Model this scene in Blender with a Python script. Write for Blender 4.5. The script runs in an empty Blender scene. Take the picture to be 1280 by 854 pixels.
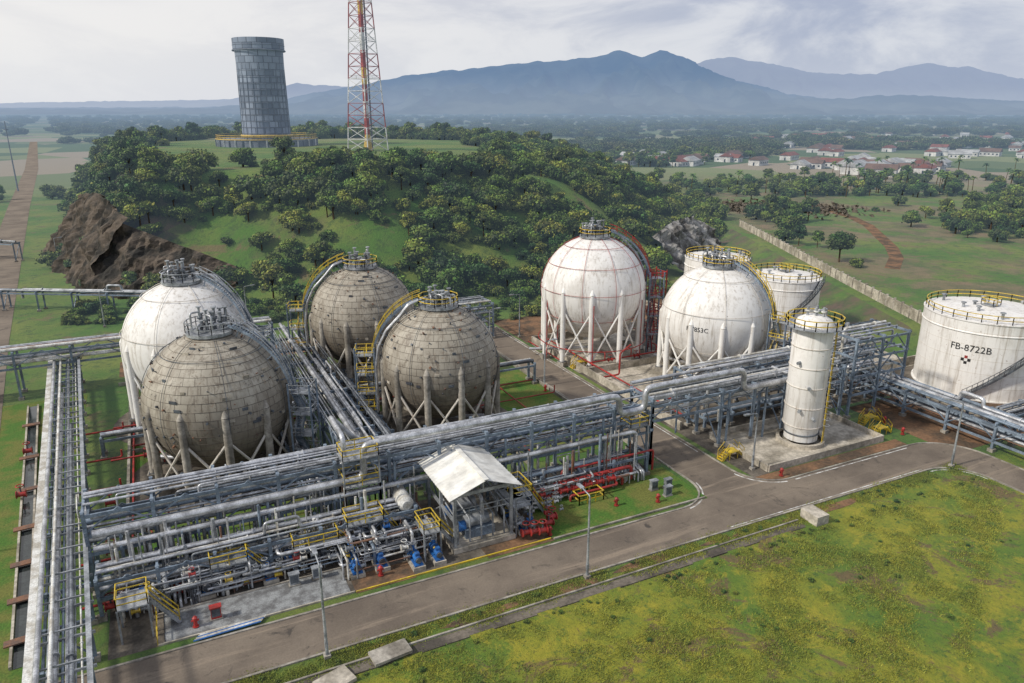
import bpy, math, random
import numpy as np
from mathutils import Vector, Matrix, noise, geometry
random.seed(7); rng=np.random.default_rng(7)
C,S=.9003,.4352
def W(X,Y): return (C*X+S*Y, -S*X+C*Y)      # site survey frame -> plant grid frame
def Wi(a,b): return (C*a-S*b, S*a+C*b)
scene=bpy.context.scene
def link(o): scene.collection.objects.link(o); return o
def sm(t): t=np.clip(t,0,1); return t*t*(3-2*t)
# ------------------------------------------------------------ materials
MAT={}
def newmat(name):
    m=bpy.data.materials.new(name); m.use_nodes=True; nt=m.node_tree
    MAT[name]=m
    b=[n for n in nt.nodes if n.type=='BSDF_PRINCIPLED'][0]
    o=[n for n in nt.nodes if n.type=='OUTPUT_MATERIAL'][0]
    return m,nt,b,o
def mixc(nt,fac,a,b,blend='MIX'):
    n=nt.nodes.new('ShaderNodeMix'); n.data_type='RGBA'; n.blend_type=blend
    for s,v in ((n.inputs[0],fac),(n.inputs[6],a),(n.inputs[7],b)):
        if isinstance(v,(int,float)): s.default_value=v
        elif isinstance(v,tuple): s.default_value=(v[0],v[1],v[2],1)
        else: nt.links.new(v,s)
    return n.outputs[2]
def math_(nt,op,a,b=None,clamp=False):
    n=nt.nodes.new('ShaderNodeMath'); n.operation=op; n.use_clamp=clamp
    for s,v in ((n.inputs[0],a),(n.inputs[1],b)):
        if v is None: continue
        if isinstance(v,(int,float)): s.default_value=v
        else: nt.links.new(v,s)
    return n.outputs[0]
def pos(nt,scale=None):
    g=nt.nodes.new('ShaderNodeNewGeometry'); o=g.outputs['Position']
    if scale:
        v=nt.nodes.new('ShaderNodeVectorMath'); v.operation='MULTIPLY'; v.inputs[1].default_value=scale
        nt.links.new(o,v.inputs[0]); o=v.outputs[0]
    return o
def noi(nt,scale,vec=None,detail=6,rough=.6,dist=0):
    n=nt.nodes.new('ShaderNodeTexNoise'); n.inputs['Scale'].default_value=scale
    n.inputs['Detail'].default_value=detail; n.inputs['Roughness'].default_value=rough
    n.inputs['Distortion'].default_value=dist
    nt.links.new(vec if vec is not None else pos(nt),n.inputs['Vector']); return n.outputs[0]
def ramp(nt,f,lo,hi):
    n=nt.nodes.new('ShaderNodeMapRange'); n.interpolation_type='SMOOTHSTEP'
    if lo<hi: n.inputs[1].default_value=lo; n.inputs[2].default_value=hi
    else: n.inputs[1].default_value=hi; n.inputs[2].default_value=lo; n.inputs[3].default_value=1.; n.inputs[4].default_value=0.
    nt.links.new(f,n.inputs[0]); return n.outputs[0]
def haze(m,nt,b,o,L=2500.,c1=(.27,.37,.50),c0=(.27,.37,.50),ztop=1.):  # airlight painted onto surfaces: emission mixed in with distance from the origin
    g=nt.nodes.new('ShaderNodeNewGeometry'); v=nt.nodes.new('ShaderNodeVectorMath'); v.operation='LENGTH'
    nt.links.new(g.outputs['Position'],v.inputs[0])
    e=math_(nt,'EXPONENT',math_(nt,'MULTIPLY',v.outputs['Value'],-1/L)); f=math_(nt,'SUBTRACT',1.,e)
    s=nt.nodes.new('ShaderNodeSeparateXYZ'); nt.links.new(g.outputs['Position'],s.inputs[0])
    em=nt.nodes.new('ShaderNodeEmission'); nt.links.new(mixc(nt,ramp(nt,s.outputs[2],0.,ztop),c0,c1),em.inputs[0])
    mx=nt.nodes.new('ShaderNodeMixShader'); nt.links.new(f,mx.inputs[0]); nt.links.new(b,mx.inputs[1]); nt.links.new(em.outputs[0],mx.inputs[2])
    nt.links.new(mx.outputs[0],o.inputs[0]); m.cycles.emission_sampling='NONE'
def bumpn(nt,b,h,st,dist=.05):
    n=nt.nodes.new('ShaderNodeBump'); n.inputs['Strength'].default_value=st; n.inputs['Distance'].default_value=dist
    nt.links.new(h,n.inputs['Height']); nt.links.new(n.outputs[0],b.inputs['Normal'])
def mk(name,c1,c2=None,scale=1.,rough=.6,metal=0.,bump=0.,hz=False,lo=.38,hi=.62,stretch=None,fine=9.):
    m,nt,b,o=newmat(name)
    if c2 is None: c2=tuple(x*.65 for x in c1)
    f=noi(nt,scale,pos(nt,stretch) if stretch else None)
    c=mixc(nt,ramp(nt,f,lo,hi),c1,c2)
    f2=noi(nt,scale*fine,None,4)
    c=mixc(nt,.6,c,mixc(nt,ramp(nt,f2,.3,.7),(.55,.55,.55),(1.3,1.3,1.3)),'MULTIPLY')
    nt.links.new(c,b.inputs['Base Color']); b.inputs['Roughness'].default_value=rough; b.inputs['Metallic'].default_value=metal
    if bump: bumpn(nt,b,f2,bump)
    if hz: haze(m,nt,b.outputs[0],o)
    return m
mk('galvanised',(.42,.44,.46),(.20,.215,.23),.8,.5,.3)
mk('steel_dark',(.14,.16,.18),(.07,.07,.08),1.,.6,.3)
mk('bluegrey_paint',(.24,.30,.37),(.13,.165,.21),.7,.5,.1)
mk('pipe_silver',(.62,.63,.65),(.33,.335,.345),.9,.36,.45)
mk('pipe_white',(.72,.72,.69),(.42,.39,.33),.7,.45)
mk('pipe_rust',(.24,.12,.07),(.14,.09,.07),1.3,.8)
mk('red_paint',(.42,.035,.03),(.24,.03,.025),.9,.5)
mk('yellow_paint',(.74,.53,.04),(.46,.33,.06),.9,.5)
mk('blue_paint',(.03,.17,.50),(.03,.10,.28),.9,.4)
mk('concrete',(.38,.35,.30),(.19,.17,.14),.35,.9,bump=.3)
mk('concrete_light',(.52,.47,.39),(.27,.24,.19),.3,.9,bump=.3)
mk('concrete_dark',(.17,.145,.115),(.07,.06,.048),.4,.9,bump=.3)
mk('gravel',(.30,.31,.31),(.14,.14,.14),.9,.95,bump=.9,fine=14)
mk('dirt',(.22,.12,.062),(.08,.055,.035),.3,.95,bump=.8)
mk('rock',(.34,.33,.31),(.08,.075,.07),.22,.95,bump=1.)
mk('cliff_rock',(.115,.09,.068),(.028,.026,.022),.25,.95,bump=1.)
mk('roof_sheet',(.78,.77,.72),(.70,.68,.62),.4,.45,fine=1.5)
mk('bark',(.10,.07,.045),None,2.,.95)
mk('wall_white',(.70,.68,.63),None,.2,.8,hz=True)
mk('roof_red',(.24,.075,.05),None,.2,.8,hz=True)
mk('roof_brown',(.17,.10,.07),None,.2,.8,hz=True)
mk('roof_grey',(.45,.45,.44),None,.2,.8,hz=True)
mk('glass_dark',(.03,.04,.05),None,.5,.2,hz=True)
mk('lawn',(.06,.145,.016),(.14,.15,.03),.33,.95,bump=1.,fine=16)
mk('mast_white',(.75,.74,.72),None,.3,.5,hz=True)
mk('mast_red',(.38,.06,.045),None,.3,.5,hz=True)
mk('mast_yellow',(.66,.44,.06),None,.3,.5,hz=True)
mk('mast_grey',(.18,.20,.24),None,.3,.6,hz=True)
mk('line_paint',(.75,.75,.72),(.30,.28,.25),1.2,.7)
mk('lamp_glass',(.8,.8,.78),None,1,.2)
mk('text_black',(.02,.02,.02),None,1,.6)
mk('water',(.05,.06,.06),None,.5,.1)
m,nt,b,o=newmat('asphalt')
c=mixc(nt,ramp(nt,noi(nt,.12),.35,.65),(.125,.10,.078),(.20,.163,.125))
c=mixc(nt,ramp(nt,noi(nt,.5,None,8,.7,1.),.56,.70),c,(.065,.055,.046))
c=mixc(nt,ramp(nt,noi(nt,.35,pos(nt,(.12,1.6,1)),8,.7,.4),.52,.66),c,(.25,.20,.15))
c=mixc(nt,.7,c,mixc(nt,noi(nt,6.,None,6,.7),(.5,.5,.5),(1.5,1.5,1.5)),'MULTIPLY')
nt.links.new(c,b.inputs['Base Color']); b.inputs['Roughness'].default_value=.9
bumpn(nt,b,noi(nt,8),.3)
def white(name,base,streak,amt,lo=.48,hi=.70):
    m,nt,b,o=newmat(name)
    f=ramp(nt,noi(nt,1.,pos(nt,(2.,2.,.12)),8,.68),lo,hi)
    f2=ramp(nt,noi(nt,.35,None,8,.7),.45,.68)
    c=mixc(nt,math_(nt,'MULTIPLY',f,amt),base,streak)
    c=mixc(nt,math_(nt,'MULTIPLY',f2,amt*.5),c,(.42,.38,.32))
    f3=ramp(nt,noi(nt,2.2,None,8,.75),.60,.67)
    c=mixc(nt,math_(nt,'MULTIPLY',f3,.8*amt),c,(.20,.11,.06))
    nt.links.new(c,b.inputs['Base Color']); b.inputs['Roughness'].default_value=.5
white('white_paint',(.80,.78,.745),(.36,.31,.25),.72)
white('white_dirty',(.60,.56,.50),(.26,.18,.12),.85)
white('white_steel',(.80,.79,.76),(.42,.31,.22),.55)
# weathered insulated cladding
m,nt,b,o=newmat('weathered_cladding')
uv=nt.nodes.new('ShaderNodeUVMap')
br=nt.nodes.new('ShaderNodeTexBrick'); br.inputs['Scale'].default_value=1.; br.offset=.5
br.inputs['Brick Width'].default_value=1/34; br.inputs['Row Height'].default_value=1/27
br.inputs['Mortar Size'].default_value=.0012; br.inputs['Mortar Smooth'].default_value=.5; br.inputs['Bias'].default_value=0.
br.inputs['Color1'].default_value=(.37,.335,.27,1); br.inputs['Color2'].default_value=(.28,.25,.20,1); br.inputs['Mortar'].default_value=(.12,.10,.075,1)
nt.links.new(uv.outputs[0],br.inputs['Vector'])
tc=nt.nodes.new('ShaderNodeTexCoord'); sp=nt.nodes.new('ShaderNodeSeparateXYZ'); nt.links.new(tc.outputs['Object'],sp.inputs[0])
c=mixc(nt,math_(nt,'MULTIPLY',ramp(nt,noi(nt,.22,None,8,.65,.5),.42,.62),.55),br.outputs['Color'],(.50,.46,.38))
c=mixc(nt,math_(nt,'MULTIPLY',ramp(nt,noi(nt,1.2,pos(nt,(1.3,1.3,.22)),9,.7,.3),.48,.62),.6),c,(.19,.155,.115))
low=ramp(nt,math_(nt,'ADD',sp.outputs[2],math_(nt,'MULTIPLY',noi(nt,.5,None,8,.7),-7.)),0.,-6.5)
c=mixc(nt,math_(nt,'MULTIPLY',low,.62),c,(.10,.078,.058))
c=mixc(nt,math_(nt,'MULTIPLY',ramp(nt,noi(nt,.75,pos(nt,(1,1,.5)),10,.78,.8),.54,.63),.65),c,(.13,.10,.072))
c=mixc(nt,math_(nt,'MULTIPLY',ramp(nt,noi(nt,1.5,pos(nt,(1,1,.8)),12,.8,.3),.575,.62),.85),c,(.045,.036,.028))
c=mixc(nt,math_(nt,'MULTIPLY',ramp(nt,noi(nt,1.1,None,8,.7),.63,.69),.6),c,(.22,.12,.06))
nt.links.new(c,b.inputs['Base Color']); b.inputs['Roughness'].default_value=.6
bumpn(nt,b,br.outputs['Fac'],-.6,.05)
m,nt,b,o=newmat('stack_panels')
uv=nt.nodes.new('ShaderNodeUVMap')
br=nt.nodes.new('ShaderNodeTexBrick'); br.inputs['Scale'].default_value=1.
br.inputs['Brick Width'].default_value=1/16; br.inputs['Row Height'].default_value=1/17
br.inputs['Mortar Size'].default_value=.003; br.inputs['Color1'].default_value=(.29,.34,.42,1); br.inputs['Color2'].default_value=(.10,.13,.18,1); br.inputs['Mortar'].default_value=(.05,.06,.08,1)
nt.links.new(uv.outputs[0],br.inputs['Vector'])
nt.links.new(mixc(nt,math_(nt,'MULTIPLY',noi(nt,.3),.3),br.outputs['Color'],(.32,.36,.44)),b.inputs['Base Color']); b.inputs['Roughness'].default_value=.5; b.inputs['Metallic'].default_value=.15
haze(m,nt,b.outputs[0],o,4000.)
def leafmat(name,base,tint,third):
    m,nt,b,o=newmat(name)
    at=nt.nodes.new('ShaderNodeAttribute'); at.attribute_name='Col'
    oi=nt.nodes.new('ShaderNodeObjectInfo')
    c=mixc(nt,ramp(nt,oi.outputs['Random'],0.,.7),base,tint); c=mixc(nt,ramp(nt,oi.outputs['Random'],.76,.98),c,third)
    # broad stands of lighter and darker species
    c=mixc(nt,math_(nt,'MULTIPLY',ramp(nt,noi(nt,.06,None,3),.45,.6),.45),c,third)
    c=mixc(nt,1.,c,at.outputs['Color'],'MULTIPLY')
    nt.links.new(c,b.inputs['Base Color']); b.inputs['Roughness'].default_value=.7
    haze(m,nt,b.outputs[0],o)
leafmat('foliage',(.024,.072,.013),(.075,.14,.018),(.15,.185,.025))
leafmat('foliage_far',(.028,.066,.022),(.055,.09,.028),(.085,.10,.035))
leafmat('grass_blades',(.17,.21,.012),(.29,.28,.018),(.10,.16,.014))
# ground
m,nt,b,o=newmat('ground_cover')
P=pos(nt)
sx=nt.nodes.new('ShaderNodeSeparateXYZ'); nt.links.new(P,sx.inputs[0])
CX=math_(nt,'SUBTRACT',math_(nt,'MULTIPLY',sx.outputs[0],C),math_(nt,'MULTIPLY',sx.outputs[1],S))
g=mixc(nt,ramp(nt,noi(nt,.05,None,8,.65),.38,.62),(.065,.145,.014),(.15,.185,.03))
g=mixc(nt,math_(nt,'MULTIPLY',ramp(nt,noi(nt,.4,None,10,.75,.4),.50,.60),.65),g,(.035,.078,.014))
g=mixc(nt,math_(nt,'MULTIPLY',ramp(nt,noi(nt,.09,None,10,.7,.6),.55,.65),.75),g,(.17,.11,.055))
rz=math_(nt,'MULTIPLY',ramp(nt,CX,66.,84.),ramp(nt,noi(nt,.03,None,10,.7,.8),.43,.55))
g=mixc(nt,math_(nt,'MULTIPLY',rz,.8),g,mixc(nt,ramp(nt,noi(nt,.12,None,8,.7),.4,.6),(.22,.15,.085),(.11,.095,.045)))
gn=nt.nodes.new('ShaderNodeNewGeometry'); sn=nt.nodes.new('ShaderNodeSeparateXYZ'); nt.links.new(gn.outputs['True Normal'],sn.inputs[0])
slp=math_(nt,'ADD',sn.outputs[2],math_(nt,'MULTIPLY',noi(nt,.15),.25))
soil=mixc(nt,ramp(nt,noi(nt,.3,None,10,.75),.4,.6),(.12,.08,.05),(.045,.036,.028))
g=mixc(nt,ramp(nt,slp,.92,.72),g,soil)
g=mixc(nt,math_(nt,'MULTIPLY',ramp(nt,slp,1.07,.98),math_(nt,'MAXIMUM',ramp(nt,CX,58.,62.),ramp(nt,CX,-86.,-96.))),g,soil)
ff=mixc(nt,ramp(nt,noi(nt,.09,None,10,.7,.4),.36,.58),(.255,.25,.014),(.10,.175,.012))
ff=mixc(nt,math_(nt,'MULTIPLY',ramp(nt,noi(nt,.30,None,10,.75,.5),.50,.60),.75),ff,(.33,.29,.02))
ff=mixc(nt,math_(nt,'MULTIPLY',ramp(nt,noi(nt,.15,None,12,.80,.8),.53,.59),.85),ff,(.15,.09,.045))
ff=mixc(nt,math_(nt,'MULTIPLY',ramp(nt,noi(nt,.7,None,12,.8),.53,.61),.8),ff,(.055,.115,.012))
ff=mixc(nt,math_(nt,'MULTIPLY',ramp(nt,noi(nt,2.6,None,8,.75),.56,.64),.75),ff,(.04,.055,.013))
g=mixc(nt,ramp(nt,sx.outputs[1],49.,46.),g,ff)
ln=nt.nodes.new('ShaderNodeVectorMath'); ln.operation='LENGTH'; nt.links.new(P,ln.inputs[0])
vo=nt.nodes.new('ShaderNodeTexVoronoi'); vo.inputs['Scale'].default_value=1/80.
nt.links.new(P,vo.inputs['Vector']); sv=nt.nodes.new('ShaderNodeSeparateColor'); nt.links.new(vo.outputs['Color'],sv.inputs[0])
fc=mixc(nt,ramp(nt,sv.outputs[0],.3,.8),(.055,.10,.03),(.18,.205,.08))
fc=mixc(nt,ramp(nt,sv.outputs[1],.62,.85),fc,(.27,.22,.15))
g=mixc(nt,ramp(nt,ln.outputs['Value'],350.,520.),g,fc)
g=mixc(nt,.65,g,mixc(nt,noi(nt,2.4,None,8,.75),(.45,.45,.45),(1.55,1.55,1.55)),'MULTIPLY')
nt.links.new(g,b.inputs['Base Color']); b.inputs['Roughness'].default_value=.95
bumpn(nt,b,noi(nt,1.6,None,8,.75),1.,.3)
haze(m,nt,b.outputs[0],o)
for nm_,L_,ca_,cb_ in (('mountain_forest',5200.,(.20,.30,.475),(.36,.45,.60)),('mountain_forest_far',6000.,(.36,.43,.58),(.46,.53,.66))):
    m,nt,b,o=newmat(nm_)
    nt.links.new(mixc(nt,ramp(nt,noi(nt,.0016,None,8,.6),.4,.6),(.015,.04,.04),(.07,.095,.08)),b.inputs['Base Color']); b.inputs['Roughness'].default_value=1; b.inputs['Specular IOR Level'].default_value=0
    haze(m,nt,b.outputs[0],o,L_,ca_,cb_,420.)  # painted haze glow per range, paler towards the mountain foot
# ------------------------------------------------------------ mesh accumulator
def V(*a): return Vector(a)
class M:
    def __init__(s): s.v=[];s.f=[];s.m=[];s.sm=[];s.names=[]
    def mi(s,n):
        if n not in s.names: s.names.append(n)
        return s.names.index(n)
    def add(s,vs,fs,mat,smooth=False):
        o=len(s.v); s.v.extend([tuple(x) for x in vs]); k=s.mi(mat)
        for f in fs: s.f.append([i+o for i in f]); s.m.append(k); s.sm.append(smooth)
    def box(s,c,d,mat,yaw=0.):
        ca,sa=math.cos(yaw),math.sin(yaw); vs=[]
        for z in (-.5,.5):
            for x,y in ((-.5,-.5),(.5,-.5),(.5,.5),(-.5,.5)):
                X,Y=x*d[0],y*d[1]; vs.append((c[0]+X*ca-Y*sa,c[1]+X*sa+Y*ca,c[2]+z*d[2]))
        s.add(vs,[(3,2,1,0),(4,5,6,7),(0,1,5,4),(1,2,6,5),(2,3,7,6),(3,0,4,7)],mat)
    def beam(s,p,q,w,h,mat):
        p=Vector(p);q=Vector(q);d=(q-p)
        if d.length<1e-5: return
        d.normalize(); up=V(0,0,1) if abs(d.z)<.95 else V(1,0,0)
        a=d.cross(up).normalized(); u=a.cross(d); vs=[]
        for e in (p,q):
            for x,y in ((-1,-1),(1,-1),(1,1),(-1,1)): vs.append(e+a*x*w/2+u*y*h/2)
        s.add(vs,[(0,1,2,3),(7,6,5,4),(4,5,1,0),(5,6,2,1),(6,7,3,2),(7,4,0,3)],mat)
    def tube(s,p,q,r,mat,n=8,r2=None,caps=True):
        p=Vector(p);q=Vector(q);d=(q-p)
        if d.length<1e-5: return
        d.normalize(); up=V(0,0,1) if abs(d.z)<.95 else V(1,0,0)
        a=d.cross(up).normalized(); u=a.cross(d); r2=r if r2 is None else r2; vs=[]
        for e,rr in ((p,r),(q,r2)):
            for i in range(n):
                t=2*math.pi*i/n; vs.append(e+(a*math.cos(t)+u*math.sin(t))*rr)
        s.add(vs,[(i,i+n,(i+1)%n+n,(i+1)%n) for i in range(n)],mat,n>6)
        if caps: s.add(vs,[tuple(range(n)),tuple(range(2*n-1,n-1,-1))],mat)
    def path(s,pts,r,mat,n=8,bend=None,closed=False):
        pts=[Vector(p) for p in pts]; bend=r*2.5 if bend is None else bend; q=[]
        if closed or len(pts)<3: q=pts
        else:
            q=[pts[0]]
            for i in range(1,len(pts)-1):
                a,c_,e=pts[i-1],pts[i],pts[i+1]
                d1=(a-c_);d2=(e-c_);k=min(bend,d1.length*.45,d2.length*.45)
                A=c_+d1.normalized()*k;B=c_+d2.normalized()*k
                for t in (0,.33,.67,1): q.append(A*(1-t)**2+c_*2*t*(1-t)+B*t*t)
            q.append(pts[-1])
        N=len(q); vs=[]; prev=None
        for i in range(N):
            d=(q[(i+1)%N]-q[i-1]) if closed else (q[min(i+1,N-1)]-q[max(i-1,0)])
            d.normalize()
            if prev is None: up=V(0,0,1) if abs(d.z)<.95 else V(1,0,0); a=d.cross(up).normalized()
            else: a=(prev-d*prev.dot(d)).normalized()
            prev=a; u=a.cross(d)
            for j in range(n):
                t=2*math.pi*j/n; vs.append(q[i]+(a*math.cos(t)+u*math.sin(t))*r)
        fs=[]
        for i in range(N if closed else N-1):
            k=(i+1)%N
            for j in range(n): fs.append((i*n+j,k*n+j,k*n+(j+1)%n,i*n+(j+1)%n))
        s.add(vs,fs,mat,True)
        if not closed: s.add(vs,[tuple(range(n)),tuple(range(N*n-1,(N-1)*n-1,-1))],mat)
    def ring(s,c,R,r,mat,n=48,k=6): s.path([(c[0]+R*math.cos(2*math.pi*i/n),c[1]+R*math.sin(2*math.pi*i/n),c[2]) for i in range(n)],r,mat,k,closed=True)
    def rev(s,prof,c,mat,n=48,smooth=True):
        vs=[];
        for r,z in prof:
            for i in range(n): t=2*math.pi*i/n; vs.append((c[0]+r*math.cos(t),c[1]+r*math.sin(t),c[2]+z))
        s.add(vs,[(j*n+i,j*n+(i+1)%n,(j+1)*n+(i+1)%n,(j+1)*n+i) for j in range(len(prof)-1) for i in range(n)],mat,smooth)
    def rail(s,pts,mat,h=1.1,sp=1.6,r=.045,closed=False):
        pts=[Vector(p) for p in pts]
        if closed: pts=pts+[pts[0]]
        for a,c_ in zip(pts[:-1],pts[1:]):
            for k in (h,h*.5): s.beam(a+V(0,0,k),c_+V(0,0,k),r*1.7,r*1.7,mat)
            n=max(1,int((c_-a).length/sp))
            for i in range(n+1): e=a.lerp(c_,i/n); s.beam(e,e+V(0,0,h),r*1.7,r*1.7,mat)
    def stair(s,pts,side,mat,rmat,w=.9):
        pts=[Vector(p) for p in pts]; side=Vector(side).normalized()
        for a,c_ in zip(pts[:-1],pts[1:]):
            for k in (-w/2,w/2):
                s.beam(a+side*k,c_+side*k,.08,.28,mat)
                for h in (.55,1.1): s.beam(a+side*k+V(0,0,h),c_+side*k+V(0,0,h),.07,.07,rmat)
                s.beam(a+side*k,a+side*k+V(0,0,1.1),.07,.07,rmat)
            n=max(1,int((c_-a).length/.3))
            for i in range(n): e=a.lerp(c_,i/n); s.beam(e-side*w/2,e+side*w/2,.25,.05,mat)
    def poly(s,pts,z,mat):
        tri=geometry.tessellate_polygon([[Vector((p[0],p[1],0)) for p in pts]])
        fs=[]
        for t in tri:
            a,c_,e=[Vector(pts[i]).to_2d() for i in t]
            fs.append(t if (c_-a).cross(e-a)>0 else t[::-1])
        s.add([(p[0],p[1],z) for p in pts],fs,mat)
    def strip(s,pts,w,z0,z1,mat):
        P_=[Vector((p[0],p[1])) for p in pts]; vs=[]
        zz=[(p[2] if len(p)>2 else 0) for p in pts]
        for i,p in enumerate(P_):
            d=(P_[min(i+1,len(P_)-1)]-P_[max(i-1,0)]).normalized(); n_=Vector((-d.y,d.x))
            for k,z in ((-1,z0),(1,z0),(1,z1),(-1,z1)): vs.append((p.x+n_.x*k*w/2,p.y+n_.y*k*w/2,z+zz[i]))
        fs=[]
        for i in range(len(P_)-1):
            o=i*4
            fs+= [(o+3,o+7,o+6,o+2),(o+0,o+4,o+7,o+3),(o+2,o+6,o+5,o+1)]
        e=(len(P_)-1)*4; fs+=[(0,3,2,1),(e,e+1,e+2,e+3)]
        s.add(vs,fs,mat)
    def build(s,name,parent=None,origin=(0,0,0)):
        me=bpy.data.meshes.new(name); o=origin
        me.from_pydata([(v[0]-o[0],v[1]-o[1],v[2]-o[2]) for v in s.v],[],s.f)
        for n in s.names: me.materials.append(MAT[n])
        me.polygons.foreach_set('material_index',s.m); me.polygons.foreach_set('use_smooth',s.sm)
        ob=link(bpy.data.objects.new(name,me)); ob.location=o
        if parent: ob.parent=parent; ob.location=Vector(o)-parent.location
        return ob
def empty(name,loc=(0,0,0)):
    e=link(bpy.data.objects.new(name,None)); e.location=loc; e.empty_display_size=.5; return e
def arc(cx,cy,r,a0,a1,n=8): return [(cx+r*math.cos(math.radians(a0+(a1-a0)*i/n)),cy+r*math.sin(math.radians(a0+(a1-a0)*i/n))) for i in range(n+1)]
# ------------------------------------------------------------ terrain
HP=np.array([(-150,255),(-130,205),(-97,163),(-40,150),(0,157),(40,182),(60,222),(72,262),(60,420),(-60,480),(-200,470),(-195,330)],float)
def hill_d(X,Y):
    X=np.asarray(X,float);Y=np.asarray(Y,float); dm=np.full(X.shape,1e9); ins=np.zeros(X.shape,bool); n=len(HP)
    for i in range(n):
        x1,y1=HP[i];x2,y2=HP[(i+1)%n]
        dx,dy=x2-x1,y2-y1; t=np.clip(((X-x1)*dx+(Y-y1)*dy)/(dx*dx+dy*dy),0,1)
        dm=np.minimum(dm,np.hypot(X-x1-t*dx,Y-y1-t*dy))
        with np.errstate(divide='ignore',invalid='ignore'):
            c_=((y1>Y)!=(y2>Y))&(X<(x2-x1)*(Y-y1)/(y2-y1+1e-12)+x1)
        ins^=c_
    return np.where(ins,dm,-dm)
def vn(X,Y,s,seed=0):
    return (np.sin(X/s+1.7*np.sin(Y/s*.8+seed))+np.sin(Y/s*1.13+1.3*np.sin(X/s*.9+seed*2)))*.5
def hwid(X): return 42-20*sm((-X-70)/22)
def height(X,Y):
    X=np.asarray(X,float);Y=np.asarray(Y,float)
    wid=hwid(X); d=hill_d(X,Y)+3*vn(X,Y,14.,1); t=np.clip(d/wid,0,1); k=sm(t)
    Hm=24.5-9*sm((X+30)/90)
    h=k*Hm+ (t>0)*4*t*(1-t)*(1.6*vn(X,Y,9.,2)+1.2*vn(X,Y,21.,5))
    r=np.hypot(X,Y)
    h=h+3*sm((X-64)/8)*sm((Y-116)/12)*(1-sm((r-500)/500))*(1-sm(t*4))
    return h
def h1(X,Y): return float(height(np.array([X]),np.array([Y]))[0])
def gridaxis(lo,hi,step,far_lo,far_hi):
    a=list(np.arange(lo,hi+.1,step)); s=step; x=a[-1]
    while x<far_hi: s*=1.22; x+=s; a.append(x)
    s=step; x=a[0]; pre=[]
    while x>far_lo: s*=1.22; x-=s; pre.append(x)
    return np.array(pre[::-1]+a)
gx=gridaxis(-250,130,3.,-24000,24000); gy=gridaxis(100,500,3.,-400,24000)
XX,YY=np.meshgrid(gx,gy); HH=height(XX,YY)
nx=len(gx); A=C*XX+S*YY; B=-S*XX+C*YY
vs=np.stack([A.ravel(),B.ravel(),HH.ravel()],1)
ii=np.arange(len(gy)-1)[:,None]*nx+np.arange(nx-1)[None,:]; ii=ii.ravel()
me=bpy.data.meshes.new('ground'); me.from_pydata(vs.tolist(),[],np.stack([ii,ii+1,ii+nx+1,ii+nx],1).tolist())
me.materials.append(MAT['ground_cover']); me.polygons.foreach_set('use_smooth',[True]*len(me.polygons))
link(bpy.data.objects.new('ground',me))
def range_mesh(name,D,w,prof,seed,mat):
    us=np.array([p[0] for p in prof],float); vv=np.array([p[1] for p in prof],float)
    n1,n2=520,80; v=[];
    for j in range(n2):
        Y=D-w+2*w*j/(n2-1)
        for i in range(n1):
            u=-300+2000*i/(n1-1); X=(u-640)/924/1.0485*D
            top=np.interp(u,us,vv); dy=(top-427)/924; ra=-(.3007+dy*.9537)/(.9537-dy*.3007)
            zt=max(0,40+D*ra)
            s=1-abs(Y-D)/w; q=Vector((X/620+seed,Y/1500,0))
            rd=abs(noise.fractal(q,.9,2.1,5))*2.2
            z=zt*(s**.8)*(1-.9*s**.3*(1-s)*min(1,rd)*1.6)+ 16*noise.fractal(q*5,1,2,3)*s - 12*(1-s)
            a,b_=W(X,Y); v.append((a,b_,z-2))
    f=[(j*n1+i,j*n1+i+1,(j+1)*n1+i+1,(j+1)*n1+i) for j in range(n2-1) for i in range(n1-1)]
    me=bpy.data.meshes.new(name); me.from_pydata(v,[],f); me.materials.append(MAT[mat])
    me.polygons.foreach_set('use_smooth',[True]*len(f)); link(bpy.data.objects.new(name,me))
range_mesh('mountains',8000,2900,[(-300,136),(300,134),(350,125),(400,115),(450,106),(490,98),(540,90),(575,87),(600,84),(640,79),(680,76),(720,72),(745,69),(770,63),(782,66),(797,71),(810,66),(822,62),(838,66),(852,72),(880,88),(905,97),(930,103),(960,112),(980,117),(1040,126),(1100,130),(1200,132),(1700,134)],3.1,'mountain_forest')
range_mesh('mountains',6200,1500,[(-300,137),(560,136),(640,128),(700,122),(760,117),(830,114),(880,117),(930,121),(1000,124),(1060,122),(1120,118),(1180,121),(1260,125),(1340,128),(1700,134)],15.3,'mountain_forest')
range_mesh('mountains',12500,3000,[(-300,134),(300,124),(340,112),(375,103),(400,106),(440,108),(520,108),(700,106),(820,96),(870,76),(905,69),(940,76),(980,84),(1010,90),(1050,92),(1085,93),(1115,85),(1150,77),(1180,83),(1200,83),(1240,92),(1280,100),(1350,98),(1420,112),(1700,125)],9.7,'mountain_forest_far')
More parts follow.
